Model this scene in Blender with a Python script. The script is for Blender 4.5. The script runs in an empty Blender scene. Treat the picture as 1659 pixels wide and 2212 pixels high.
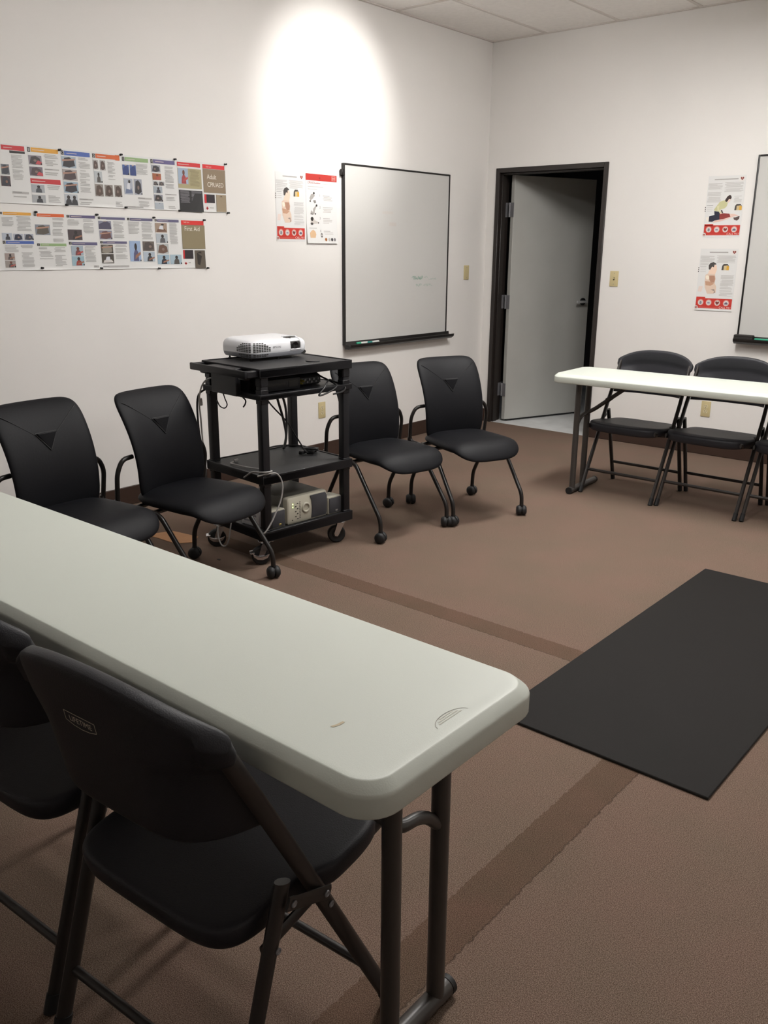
import bpy, bmesh, math, random
from mathutils import Vector, Matrix
PI = math.pi
sc = bpy.context.scene
C = sc.collection
random.seed(7)

# ---------------------------------------------------------------- camera, light, exposure
cam = bpy.data.cameras.new('camera')
cam.sensor_fit = 'VERTICAL'; cam.sensor_height = 36.0; cam.lens = 1888.413 / 2212 * 36.0
cam.clip_start = 0.05; cam.clip_end = 60
co = bpy.data.objects.new('camera', cam); C.objects.link(co)
right, up, fwd = Vector((0.761541, 0.648078, 0.007089)), Vector((-0.192161, 0.215332, 0.957448)), Vector((-0.618974, 0.730498, -0.288519))
M = Matrix((right, up, -fwd)).transposed().to_4x4(); M.translation = Vector((4.4294, -6.5454, 1.4858))
co.matrix_world = M
sc.camera = co
sc.view_settings.view_transform = 'Standard'; sc.view_settings.look = 'None'
sc.view_settings.gamma = 1.0; sc.view_settings.use_curve_mapping = False
sc.view_settings.exposure = 1.88
w = bpy.data.worlds.new('world'); sc.world = w; w.use_nodes = True
w.node_tree.nodes['Background'].inputs[0].default_value = (0.02, 0.02, 0.022, 1)
H = 3.09                       # ceiling height
TROFFERS = [                   # x, y, radiance
    (2.35, -2.05, 16.0),
    (4.5, -2.3, 6.5),  # unseen light, added to brighten the right part of the back wall
    (2.75, -4.05, 9.5),
]
SPOT = dict(loc=(1.45, -1.95, 3.02), aim=(0.0, -1.90, 2.38), watts=36.0, size=60, blend=1.0)
LAMP_COL = (1.0, 0.975, 0.945)

# ---------------------------------------------------------------- materials
def lin(h):
    if isinstance(h, str):
        v = [int(h[i:i + 2], 16) / 255 for i in (0, 2, 4)]
        return tuple(x / 12.92 if x <= .04045 else ((x + .055) / 1.055) ** 2.4 for x in v)
    return tuple(h)
def mat(name, col, rough=.5, metal=0, spec=.5, bump=0, bscale=200, var=0, vscale=8, emit=0, coat=0):
    m = bpy.data.materials.new(name); m.use_nodes = True
    nt = m.node_tree; b = nt.nodes['Principled BSDF']
    c = lin(col) + (1,)
    b.inputs['Base Color'].default_value = c
    b.inputs['Roughness'].default_value = rough; b.inputs['Metallic'].default_value = metal
    b.inputs['Specular IOR Level'].default_value = spec
    if coat: b.inputs['Coat Weight'].default_value = coat
    if emit:
        b.inputs['Emission Color'].default_value = c; b.inputs['Emission Strength'].default_value = emit
    if bump or var:
        tc = nt.nodes.new('ShaderNodeTexCoord')
    if bump:
        n = nt.nodes.new('ShaderNodeTexNoise'); n.inputs['Scale'].default_value = bscale; n.inputs['Detail'].default_value = 3
        bp = nt.nodes.new('ShaderNodeBump'); bp.inputs['Strength'].default_value = bump; bp.inputs['Distance'].default_value = .004
        nt.links.new(tc.outputs['Object'], n.inputs['Vector']); nt.links.new(n.outputs['Fac'], bp.inputs['Height']); nt.links.new(bp.outputs['Normal'], b.inputs['Normal'])
    if var:
        n = nt.nodes.new('ShaderNodeTexNoise'); n.inputs['Scale'].default_value = vscale; n.inputs['Detail'].default_value = 4
        mr = nt.nodes.new('ShaderNodeMapRange'); mr.inputs['From Min'].default_value = .3; mr.inputs['From Max'].default_value = .7
        mr.inputs['To Min'].default_value = 1 - var; mr.inputs['To Max'].default_value = 1 + var
        mx = nt.nodes.new('ShaderNodeMix'); mx.data_type = 'RGBA'; mx.blend_type = 'MULTIPLY'; mx.inputs[0].default_value = 1
        mx.inputs[6].default_value = c
        nt.links.new(tc.outputs['Object'], n.inputs['Vector']); nt.links.new(n.outputs['Fac'], mr.inputs['Value'])
        nt.links.new(mr.outputs['Result'], mx.inputs[7]); nt.links.new(mx.outputs[2], b.inputs['Base Color'])
    return m
M_wall = mat('wall_paint', (.81, .79, .765), .6, spec=.35, bump=.08, bscale=260, var=.02, vscale=1.2)
M_ceil = mat('ceiling_tile', (.92, .895, .865), .85, bump=.25, bscale=140, var=.03, vscale=30)
M_tbar = mat('ceiling_bar', (.68, .64, .60), .5)
M_base = mat('baseboard_vinyl', (.045, .024, .017), .45)
M_frame = mat('door_frame_paint', (.022, .017, .015), .42, bump=.05, bscale=60)
M_door = mat('door_paint', (.50, .50, .47), .5, var=.04, vscale=3)
M_marble = mat('hall_tile', (.74, .75, .75), .35, var=.12, vscale=5)
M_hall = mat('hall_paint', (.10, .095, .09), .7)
M_hinge = mat('hinge_steel', (.26, .26, .275), .38, metal=.35)
M_lever = mat('lever_nickel', (.62, .62, .62), .35, metal=.3)
M_chrome = mat('chrome', (.62, .62, .64), .22, metal=1)
M_black = mat('black_plastic', (.008, .008, .0098), .5, spec=.35, bump=.03, bscale=300)
M_cart = mat('cart_plastic', (.0075, .0075, .0095), .45, bump=.05, bscale=240, spec=.35)
M_carttop = mat('cart_shelf_mat', (.017, .017, .0185), .58, bump=.05, bscale=400)
M_rubber = mat('black_rubber', (.009, .009, .010), .6)
M_leather = mat('black_leather', (.0046, .0048, .0066), .56, bump=.10, bscale=90, spec=.20)
M_seam = mat('seam_thread', (.004, .004, .005), .6)
M_tube = mat('black_tube', (.011, .0095, .009), .33)
M_fold = mat('folding_chair_plastic', (.0175, .0175, .0220), .5, spec=.36, bump=.14, bscale=420)
M_foldtube = mat('folding_chair_tube', (.024, .020, .0185), .38)
M_table = mat('table_plastic', (.61, .645, .585), .42, spec=.5, bump=.05, bscale=420, var=.015, vscale=2)
M_tabletube = mat('table_leg_steel', (.052, .046, .042), .36)
M_white = mat('white_plastic', (.74, .75, .78), .28)
M_grey = mat('grey_plastic', (.27, .28, .31), .35)
M_beige = mat('beige_plastic', (.40, .38, .31), .42)
M_grille = mat('speaker_grille', (.036, .036, .042), .7, bump=.3, bscale=700)
M_ivory = mat('ivory_plate', (.58, .49, .27), .4)
M_dark = mat('dark_slot', (.012, .011, .010), .6)
M_paper = mat('paper', (.74, .74, .73), .55)
M_board = mat('whiteboard_enamel', (.60, .595, .575), .16, spec=.4)
M_alu = mat('board_frame', (.010, .0085, .008), .4)
M_mat = mat('exercise_mat_foam', (.0118, .0103, .0096), .75, spec=.2, bump=.15, bscale=500, var=.05, vscale=2)
M_matedge = mat('mat_edge', (.008, .008, .008), .7)
M_card = mat('brown_cardboard', (.50, .25, .11), .7, var=.06, vscale=10)
M_wirew = mat('white_cable', (.55, .55, .54), .45)
M_wireg = mat('grey_cable', (.33, .32, .31), .45)
M_wire = mat('black_cable', (.008, .008, .009), .45)
M_green = mat('green_marker', (.03, .34, .20), .4)
M_teal = mat('teal_marker', (.02, .22, .20), .4)
M_mwhite = mat('marker_white', (.68, .70, .68), .4)
M_eraser = mat('eraser_felt', (.022, .019, .018), .8)
M_ink = mat('faded_green_ink', (.34, .47, .42), .3)
M_ink2 = mat('faint_ink_smear', (.52, .505, .49), .25)
M_yellow = mat('yellow_plug', (.40, .33, .05), .4)
M_lens = mat('lens_glass', (.004, .004, .005), .08)
M_led = mat('green_led', (.55, .9, .12), .4, emit=3.0)
M_tag = mat('silver_lettering', (.30, .27, .22), .4)
M_stain = mat('tan_scuff', (.50, .42, .30), .5)
M_engr = mat('engraved_line', (.30, .29, .245), .6)
def print_material():
    m = bpy.data.materials.new('printed_ink'); m.use_nodes = True
    nt = m.node_tree; b = nt.nodes['Principled BSDF']; b.inputs['Roughness'].default_value = .5
    a = nt.nodes.new('ShaderNodeVertexColor'); a.layer_name = 'Col'
    nt.links.new(a.outputs['Color'], b.inputs['Base Color'])
    return m
M_print = print_material()
def carpet_material():
    m = bpy.data.materials.new('carpet'); m.use_nodes = True
    nt = m.node_tree; N = nt.nodes; L = nt.links; b = N['Principled BSDF']
    b.inputs['Roughness'].default_value = .95; b.inputs['Specular IOR Level'].default_value = .1
    g = N.new('ShaderNodeNewGeometry'); sx = N.new('ShaderNodeSeparateXYZ'); L.new(g.outputs['Position'], sx.inputs[0])
    def noise(scale, detail=2):
        n = N.new('ShaderNodeTexNoise'); n.inputs['Scale'].default_value = scale; n.inputs['Detail'].default_value = detail
        L.new(g.outputs['Position'], n.inputs['Vector']); return n.outputs['Fac']
    def math_(op, a, bb, clamp=False):
        n = N.new('ShaderNodeMath'); n.operation = op; n.use_clamp = clamp
        for i, v in enumerate((a, bb)):
            if isinstance(v, (int, float)): n.inputs[i].default_value = v
            else: L.new(v, n.inputs[i])
        return n.outputs[0]
    def mix(f, a, bb, mode='MIX'):
        n = N.new('ShaderNodeMix'); n.data_type = 'RGBA'; n.blend_type = mode
        for i, v in ((0, f), (6, a), (7, bb)):
            if isinstance(v, (int, float)): n.inputs[i].default_value = v
            elif isinstance(v, tuple): n.inputs[i].default_value = v
            else: L.new(v, n.inputs[i])
        return n.outputs[2]
    base, warm = (.188, .133, .102, 1), (.236, .140, .111, 1)
    green = (.146, .126, .087, 1)
    patch = math_('MULTIPLY', math_('SUBTRACT', noise(3.4, 5), .38), 4.2, True)
    col = mix(patch, green, warm)
    col = mix(.5, col, base)
    # pile speckle: two sizes of loop, light and dark
    f1 = math_('MULTIPLY', math_('SUBTRACT', noise(430, 4), .39), 4.4, True)
    col = mix(math_('MULTIPLY', f1, .70), mix(.72, col, (.075, .045, .030, 1)), mix(.60, col, (.42, .31, .25, 1)))
    f2 = math_('GREATER_THAN', noise(300, 2), .66)
    col = mix(math_('MULTIPLY', f2, .45), col, (.05, .03, .02, 1))
    # darker inset border strip: one run along x, one along y
    wob = math_('MULTIPLY', math_('SUBTRACT', noise(70, 2), .5), .016)
    X = math_('ADD', sx.outputs[0], wob); Y = math_('ADD', sx.outputs[1], wob)
    def between(v, a, bb):
        return math_('MULTIPLY', math_('GREATER_THAN', v, a), math_('LESS_THAN', v, bb))
    run1 = math_('MULTIPLY', between(Y, -3.800, -3.695), between(X, .9, 3.547))
    run2 = math_('MULTIPLY', between(X, 3.432, 3.547), math_('LESS_THAN', Y, -3.695))
    strip = math_('MAXIMUM', run1, run2)
    scol = mix(noise(9, 3), (.36, .35, .25, 1), (.66, .50, .43, 1))
    col = mix(math_('MULTIPLY', strip, .60), col, mix(1.0, col, scol, 'MULTIPLY'))
    seam = math_('MAXIMUM', math_('MULTIPLY', between(Y, -3.804, -3.799), between(X, .9, 3.43)), math_('MULTIPLY', between(X, 3.5455, 3.5495), math_('LESS_THAN', Y, -3.8)))
    col = mix(math_('MULTIPLY', seam, .5), col, (.03, .02, .015, 1))
    L.new(col, b.inputs['Base Color'])
    bp = N.new('ShaderNodeBump'); bp.inputs['Strength'].default_value = .55; bp.inputs['Distance'].default_value = .004
    L.new(noise(560, 2), bp.inputs['Height']); L.new(bp.outputs['Normal'], b.inputs['Normal'])
    return m
M_carpet = carpet_material()

# ---------------------------------------------------------------- mesh helpers
def obj(name, bm, m=None, parent=None, smooth=40, mats=None):
    me = bpy.data.meshes.new(name)
    bmesh.ops.recalc_face_normals(bm, faces=bm.faces[:])
    bm.to_mesh(me); bm.free()
    for q in (mats or [m]): me.materials.append(q)
    if smooth:
        me.polygons.foreach_set('use_smooth', [True] * len(me.polygons))
        try: me.set_sharp_from_angle(angle=math.radians(smooth))
        except Exception: pass
    o = bpy.data.objects.new(name, me); C.objects.link(o)
    if parent is not None: o.parent = parent
    return o
def tag(o, label, cat, group=None):
    o['label'] = label; o['category'] = cat
    if group: o['group'] = group
    return o
def thing(name, label, cat, loc=(0, 0, 0), rotz=0, group=None):
    o = bpy.data.objects.new(name, None); C.objects.link(o); o.empty_display_size = .1
    o.location = loc; o.rotation_euler = (0, 0, rotz)
    return tag(o, label, cat, group)
def dup(root, loc, rotz, label, group=None):
    r = root.copy(); C.objects.link(r); r.location = loc; r.rotation_euler = (0, 0, rotz); r['label'] = label
    if group: r['group'] = group
    for ch in list(root.children):
        c = ch.copy(); C.objects.link(c); c.parent = r
        for g in list(ch.children):
            d = g.copy(); C.objects.link(d); d.parent = c
    return r
def struct(o):
    o['kind'] = 'structure'; return o
V = Vector
def box(bm, lo, hi, bev=0, seg=2, mi=0, rot=None):
    lo, hi = V(lo), V(hi); c = (lo + hi) / 2; s = hi - lo
    r = bmesh.ops.create_cube(bm, size=1.0)
    vs = r['verts']
    for v in vs: v.co = V((v.co.x * s.x, v.co.y * s.y, v.co.z * s.z))
    fs = list({f for v in vs for f in v.link_faces}); es = list({e for v in vs for e in v.link_edges})
    if bev:
        q = bmesh.ops.bevel(bm, geom=es, offset=min(bev, min(s) * .49), segments=seg, profile=.5, affect='EDGES')
        vs = list({v for f in q['faces'] for v in f.verts} | {v for v in vs if v.is_valid})
        fs = list({f for v in vs for f in v.link_faces})
    for v in vs:
        if rot is not None: v.co = rot @ v.co
        v.co += c
    for f in fs: f.material_index = mi
    return vs
def prism(bm, pts, a, b, axis, bev=0, mi=0, seg=2, cap_only=False):
    """closed polygon PTS in the plane across AXIS, extruded from a to b along it."""
    def P(p, k):
        return V((k, p[0], p[1])) if axis == 0 else V((p[0], k, p[1])) if axis == 1 else V((p[0], p[1], k))
    A = [bm.verts.new(P(p, a)) for p in pts]; B = [bm.verts.new(P(p, b)) for p in pts]; n = len(pts)
    fs = [bm.faces.new(A[::-1]), bm.faces.new(B)]
    fs += [bm.faces.new((A[i], A[(i + 1) % n], B[(i + 1) % n], B[i])) for i in range(n)]
    for f in fs: f.material_index = mi
    if bev:
        bmesh.ops.recalc_face_normals(bm, faces=fs)
        es = list({e for f in fs for e in f.edges})
        if cap_only: es = list({e for f in fs[:2] for e in f.edges})
        q = bmesh.ops.bevel(bm, geom=es, offset=bev, segments=seg, profile=.5, affect='EDGES')
        for f in q['faces']: f.material_index = mi
def fillet(pts, rad, n=6):
    pts = [V(p) for p in pts]; out = [pts[0]]
    for i in range(1, len(pts) - 1):
        a, b, c = pts[i - 1], pts[i], pts[i + 1]
        d1 = (a - b); d2 = (c - b); k = min(rad, d1.length * .49, d2.length * .49)
        p, q = b + d1.normalized() * k, b + d2.normalized() * k
        for j in range(n + 1):
            t = j / n; out.append(p * (1 - t) ** 2 + b * 2 * t * (1 - t) + q * t * t)
    out.append(pts[-1]); return out
def tube(bm, pts, r, seg=12, r2=None, side=None, rad=0, mi=0, taper=None):
    """swept tube; with SIDE the section is an ellipse, r2 half wide along SIDE and r across it."""
    pts = fillet(pts, rad) if rad else [V(p) for p in pts]
    rings = []; prev = None
    for i, p in enumerate(pts):
        t = (pts[min(i + 1, len(pts) - 1)] - pts[max(i - 1, 0)]).normalized()
        if side is not None: s = V(side); s = (s - t * s.dot(t)).normalized()
        elif prev is None:
            s = t.cross(V((0, 0, 1)) if abs(t.z) < .9 else V((1, 0, 0))).normalized()
        else: s = (prev - t * prev.dot(t)).normalized()
        prev = s; u = t.cross(s)
        k = 1 if taper is None else taper[0] + (taper[1] - taper[0]) * i / (len(pts) - 1)
        rings.append([bm.verts.new(p + s * ((r2 or r) * k * math.cos(2 * PI * j / seg)) + u * (r * k * math.sin(2 * PI * j / seg))) for j in range(seg)])
    fs = []
    for a, b in zip(rings, rings[1:]):
        fs += [bm.faces.new((a[j], a[(j + 1) % seg], b[(j + 1) % seg], b[j])) for j in range(seg)]
    fs += [bm.faces.new(rings[0][::-1]), bm.faces.new(rings[-1])]
    for f in fs: f.material_index = mi
def curve_pts(pts, n=8):
    """smooth path (Catmull-Rom) through PTS."""
    P = [V(p) for p in pts]; P = [2 * P[0] - P[1]] + P + [2 * P[-1] - P[-2]]; out = []
    for i in range(1, len(P) - 2):
        a, b, c, d = P[i - 1:i + 3]
        for j in range(n):
            t = j / n
            out.append(.5 * ((2 * b) + (c - a) * t + (2 * a - 5 * b + 4 * c - d) * t * t + (3 * b - a - 3 * c + d) * t ** 3))
    out.append(P[-2]); return out
def lathe(bm, prof, centre, axis, seg=24, mi=0):
    """PROF = (radius, along) pairs around AXIS through CENTRE; closed at ends of radius 0."""
    ax = V(axis).normalized(); s = ax.cross(V((0, 0, 1)) if abs(ax.z) < .9 else V((1, 0, 0))).normalized(); u = ax.cross(s); c = V(centre)
    rings = []
    for r, z in prof:
        if r < 1e-6: rings.append([bm.verts.new(c + ax * z)])
        else: rings.append([bm.verts.new(c + ax * z + s * (r * math.cos(2 * PI * j / seg)) + u * (r * math.sin(2 * PI * j / seg))) for j in range(seg)])
    for a, b in zip(rings, rings[1:]):
        for j in range(seg):
            q = [a[j % len(a)], a[(j + 1) % len(a)], b[(j + 1) % len(b)], b[j % len(b)]]
            q = list(dict.fromkeys(q))
            if len(q) > 2: bm.faces.new(q).material_index = mi
    for rr in (rings[0], rings[-1]):
        if len(rr) > 2: bm.faces.new(rr).material_index = mi
def sheet(bm, nu, nv, fn, mi=0):
    """a closed pad: fn(u, v) in [-1,1] gives (mid point, normal, half thickness above, below)."""
    T, B = [], []
    for i in range(nu + 1):
        u = math.sin(PI / 2 * (2 * i / nu - 1)); tr, br = [], []
        for j in range(nv + 1):
            v = math.sin(PI / 2 * (2 * j / nv - 1))
            p, n, a, b = fn(u, v)
            tr.append(bm.verts.new(p + n * a)); br.append(bm.verts.new(p - n * b))
        T.append(tr); B.append(br)
    for i in range(nu):
        for j in range(nv):
            bm.faces.new((T[i][j], T[i + 1][j], T[i + 1][j + 1], T[i][j + 1])).material_index = mi
            bm.faces.new((B[i][j], B[i][j + 1], B[i + 1][j + 1], B[i + 1][j])).material_index = mi
    rim = [(i, 0) for i in range(nu)] + [(nu, j) for j in range(nv)] + [(i, nv) for i in range(nu, 0, -1)] + [(0, j) for j in range(nv, 0, -1)]
    for (a, b), (c, d) in zip(rim, rim[1:] + rim[:1]):
        bm.faces.new((T[a][b], B[a][b], B[c][d], T[c][d])).material_index = mi
    bmesh.ops.remove_doubles(bm, verts=bm.verts[:], dist=1e-5)
def squircle(u, v, p):
    m = max(abs(u), abs(v))
    if m < 1e-9: return 0.0, 0.0, 0.0
    k = m / (abs(u) ** p + abs(v) ** p) ** (1 / p)
    return u * k, v * k, m
def text_polys(s, size, align='LEFT', spacing=1.0):
    """lettering as flat polygons in its own plane."""
    cu = bpy.data.curves.new('lettering', 'FONT'); cu.body = s; cu.size = size; cu.align_x = align; cu.space_character = spacing; cu.resolution_u = 3
    o = bpy.data.objects.new('lettering', cu); C.objects.link(o)
    bpy.context.view_layer.update()
    me = bpy.data.meshes.new_from_object(o)
    vs = [(v.co.x, v.co.y) for v in me.vertices]; fs = [tuple(p.vertices) for p in me.polygons]
    bpy.data.objects.remove(o); bpy.data.curves.remove(cu); bpy.data.meshes.remove(me)
    return vs, fs
class Ink:
    """flat printed shapes on a plane: origin o, axes a (right) and b (up), normal n; each layer a hair higher."""
    def __init__(s, o, a, b, n):
        s.o, s.a, s.b, s.n = V(o), V(a), V(b), V(n); s.v, s.f, s.c = [], [], []; s.bow = None; s.lift = 0
    def pt(s, x, y, h):
        k = s.bow(x, y) if s.bow else 0
        return s.o + s.a * x + s.b * y + s.n * (h + k)
    def poly(s, pts, col, h=.0006):
        i = len(s.v); s.v += [s.pt(x, y, h + s.lift) for x, y in pts]; s.f.append(tuple(range(i, i + len(pts)))); s.c.append(lin(col))
    def rect(s, x0, y0, x1, y1, col, h=.0006, nx=1):
        for k in range(nx):
            a, b = x0 + (x1 - x0) * k / nx, x0 + (x1 - x0) * (k + 1) / nx
            s.poly([(a, y0), (b, y0), (b, y1), (a, y1)], col, h)
    def disc(s, x, y, rx, ry, col, h=.0008, n=16, a0=0, a1=2 * PI):
        s.poly([(x + rx * math.cos(a0 + (a1 - a0) * i / n), y + ry * math.sin(a0 + (a1 - a0) * i / n)) for i in range(n + (a1 - a0 < 6))], col, h)
    def text(s, t, x, y, size, col, h=.001, sx=1, align='LEFT'):
        vs, fs = text_polys(t, size, align); i = len(s.v)
        s.v += [s.pt(x + p[0] * sx, y + p[1], h + s.lift) for p in vs]
        for f in fs: s.f.append(tuple(i + k for k in f)); s.c.append(lin(col))
    def lines(s, x0, y0, x1, y1, col='a9a8a6', step=.0085, h=.0006, seed=1, fill=.5):
        R = random.Random(seed); top, bot = max(y0, y1), min(y0, y1); n = max(1, int((top - bot) / step))
        st = (top - bot) / n
        for k in range(n):
            y = top - k * st; wd = (x1 - x0) * R.choice((1, .96, .9, .82, .97, .6, .93)); ind = (x1 - x0) * R.choice((0, 0, 0, .08))
            if R.random() < .08: continue
            s.rect(x0 + ind, y - st * fill, x0 + max(wd, ind + .01), y, col, h)
    def build(s, name, parent):
        me = bpy.data.meshes.new(name); me.from_pydata([tuple(v) for v in s.v], [], s.f)
        at = me.color_attributes.new('Col', 'FLOAT_COLOR', 'CORNER')
        vals = []
        for p in me.polygons: vals += list(s.c[p.index] + (1.0,)) * p.loop_total
        at.data.foreach_set('color', vals)
        me.materials.append(M_print)
        o = bpy.data.objects.new(name, me); C.objects.link(o); o.parent = parent
        return o
def newbm(): return bmesh.new()

# ---------------------------------------------------------------- the room
RX, RY = 6.6, -8.6
DX0, DX1, DTOP, WT = .089, 1.106, 2.131, .135
bm = newbm(); box(bm, (0, RY, -.06), (RX, 0, 0)); box(bm, (DX0 - .005, 0, -.06), (DX1 + .005, .012, 0)); struct(obj('floor', bm, M_carpet, smooth=0))
bm = newbm(); box(bm, (-.12, RY, -.06), (0, WT, H + .05)); struct(obj('wall_left', bm, M_wall, smooth=0))
bm = newbm()
for lo, hi in (((0, 0, -.06), (DX0 + .01, WT, H + .05)), ((DX1 - .01, 0, -.06), (RX, WT, H + .05)), ((DX0 + .01, 0, DTOP - .01), (DX1 - .01, WT, H + .05))): box(bm, lo, hi)
struct(obj('wall_back', bm, M_wall, smooth=0))
bm = newbm(); box(bm, (RX, RY, -.06), (RX + .12, WT, H + .05)); struct(obj('wall_right', bm, M_wall, smooth=0))
bm = newbm(); box(bm, (0, RY - .12, -.06), (RX, RY, H + .05)); struct(obj('wall_front', bm, M_wall, smooth=0))
bm = newbm(); box(bm, (-.12, RY - .12, H), (RX + .12, WT, H + .05)); struct(obj('ceiling', bm, M_ceil, smooth=0))
bm = newbm()                                        # suspended ceiling bars, tile joints and wall angle
for k in range(11): box(bm, (.496 + .61 * k - .012, RY, H - .006), (.496 + .61 * k + .012, 0, H))
for k in range(7): box(bm, (0, -1.245 - 1.22 * k - .012, H - .006), (RX, -1.245 - 1.22 * k + .012, H))
box(bm, (0, -.022, H - .008), (RX, 0, H)); box(bm, (0, RY, H - .008), (.022, 0, H))
struct(obj('trim_1', bm, M_tbar, smooth=0))
def baseboard(name, pieces):
    bm = newbm()
    for lo, hi in pieces: box(bm, lo, hi, .004, 1)
    struct(obj(name, bm, M_base, smooth=0))
baseboard('baseboard_left', [((0, RY, 0), (.009, 0, .115))])
baseboard('baseboard_back', [((DX1, -.009, 0), (RX, 0, .115)), ((.009, -.009, 0), (DX0, 0, .115))])
baseboard('baseboard_right', [((RX - .009, RY, 0), (RX, -.009, .115))])
# the hall beyond the door
bm = newbm(); box(bm, (-1.2, .012, -.06), (3.2, 3.4, -.001)); struct(obj('floor_hall', bm, M_marble, smooth=0))
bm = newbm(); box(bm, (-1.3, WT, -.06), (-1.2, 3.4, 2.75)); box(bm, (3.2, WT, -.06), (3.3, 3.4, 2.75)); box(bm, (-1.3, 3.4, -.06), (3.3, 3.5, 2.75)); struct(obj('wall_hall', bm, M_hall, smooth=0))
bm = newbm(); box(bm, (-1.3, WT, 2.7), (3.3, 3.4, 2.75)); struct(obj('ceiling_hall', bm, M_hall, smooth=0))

# ---------------------------------------------------------------- door
door = bpy.data.objects.new('door_1', None); C.objects.link(door); struct(door)
door['label'] = 'grey hinged door standing open into the dark hall, in a dark brown metal frame'
bm = newbm()
J = .038
for x0, x1 in ((DX0, DX0 + J), (DX1 - J, DX1)): box(bm, (x0, -.012, 0), (x1, WT + .012, DTOP), .003, 1)
box(bm, (DX0 + J, -.012, DTOP - J), (DX1 - J, WT + .012, DTOP), .003, 1)
for x0, x1 in ((DX0 + J, DX0 + J + .014), (DX1 - J - .014, DX1 - J)): box(bm, (x0, .02, 0), (x1, .082, DTOP - J), .003, 1)
box(bm, (DX0 + J + .014, .02, DTOP - J - .014), (DX1 - J - .014, .082, DTOP - J), .003, 1)
obj('door_frame', bm, M_frame, door)
dA, dang = V((.207, .104, 0)), math.radians(70.07)
R2 = Matrix.Rotation(dang, 4, 'Z'); leafM = Matrix.Translation(dA) @ R2
def leaf_obj(name, bm, m, parent, **k):
    bmesh.ops.transform(bm, matrix=leafM, verts=bm.verts[:]); return obj(name, bm, m, parent, **k)
bm = newbm(); box(bm, (0, 0, .016), (.905, .044, 2.082), .002, 1); leaf = leaf_obj('door_leaf', bm, M_door, door)
bm = newbm(); box(bm, (.03, .006, .004), (.90, .038, .016)); leaf_obj('door_sweep', bm, M_rubber, leaf)
for k, z in enumerate((1.75, .99, .225)):
    bm = newbm()
    tube(bm, [(-.006, .05, z), (-.006, .05, z + .115)], .008)
    box(bm, (-.004, -.001, z), (.0, .048, z + .115), 0)
    leaf_obj('hinge', bm, M_hinge, leaf)
    bm = newbm(); box(bm, (DX0 + J, .085, z), (DX0 + J + .003, WT + .012, z + .115)); obj('hinge_plate', bm, M_hinge, door)
bm = newbm()
lathe(bm, [(0, 0), (.033, 0), (.033, -.006), (.026, -.016), (.011, -.018), (.011, -.055), (0, -.055)], (.835, 0, 1.035), (0, 1, 0))
leaf_obj('handle_rose', bm, M_black, leaf)
bm = newbm(); box(bm, (.722, -.062, 1.024), (.845, -.044, 1.046), .006, 2)
lathe(bm, [(0, 0), (.028, 0), (.026, .012), (0, .012)], (.835, .044, 1.035), (0, 1, 0))
leaf_obj('door_handle', bm, M_lever, leaf)
bm = newbm(); box(bm, (.9045, .012, .985), (.9065, .034, 1.085)); leaf_obj('latch_plate', bm, M_hinge, leaf)
# ---------------------------------------------------------------- ceiling lights (above and behind the picture)
def wraparound(x, y, power, label):
    t = thing('ceiling_light', label, 'ceiling light', (x, y, H - .008), 0, 'wraparound lights on the ceiling')
    bm = newbm(); box(bm, (-.16, -.61, -.03), (.16, .61, 0), .003, 1)
    for y0 in (-.625, .61): prism(bm, [(-.165, 0), (-.165, -.05), (-.135, -.087), (.135, -.087), (.165, -.05), (.165, 0)], y0, y0 + .015, 1)
    obj('housing', bm, M_white, t)
    bm = newbm(); prism(bm, [(-.155, -.028), (-.158, -.048), (-.130, -.080), (.130, -.080), (.158, -.048), (.155, -.028)], -.609, .609, 1)
    obj('lens', bm, mat('lit_acrylic_lens', LAMP_COL, .5, emit=power), t, smooth=0)
for i, (x, y, wt) in enumerate(TROFFERS):
    wraparound(x, y, wt, ('ceiling light between the cart and the exercise mat', 'unseen ceiling light added to brighten the back wall by the right whiteboard', 'ceiling light over the near white table')[i])
def wall_spot():
    loc, aim = V(SPOT['loc']), V(SPOT['aim'])
    t = thing('ceiling_spotlight', 'small white ceiling spotlight aimed at the left wall above the whiteboard', 'ceiling light', loc)
    d = (aim - loc).normalized()
    bm = newbm(); lathe(bm, [(0, -.09), (.045, -.09), (.055, .05), (.048, .05), (.04, -.02), (0, -.02)], (0, 0, 0), d); obj('lamp_head', bm, M_white, t)
    bm = newbm(); tube(bm, [(0, 0, 0), (0, 0, H - loc.z)], .008); box(bm, (-.04, -.04, H - loc.z - .02), (.04, .04, H - loc.z), .004); obj('bracket', bm, M_white, t)
    l = bpy.data.lights.new('spot_light', 'SPOT'); l.energy = SPOT['watts']; l.spot_size = math.radians(SPOT['size']); l.spot_blend = SPOT['blend']; l.shadow_soft_size = .05; l.color = LAMP_COL
    lo = bpy.data.objects.new('spot_light', l); C.objects.link(lo); lo.parent = t; lo.location = d * .06
    lo.rotation_mode = 'QUATERNION'; lo.rotation_quaternion = d.to_track_quat('-Z', 'Y')
wall_spot()

# ---------------------------------------------------------------- exercise mat on the floor
bm = newbm(); box(bm, (-.357, -.918, 0), (.357, .918, .009), .002, 1)
for f in bm.faces:
    if f.normal.z < .5 and f.calc_center_median().z < .0085: f.material_index = 1
mt = obj('exercise_mat', bm, None, smooth=30, mats=[M_mat, M_matedge]); mt.location = (3.398, -3.408, .0005); mt.rotation_euler = (0, 0, 0)
tag(mt, 'dark grey rectangular exercise mat lying flat on the brown carpet', 'floor mat')

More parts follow.
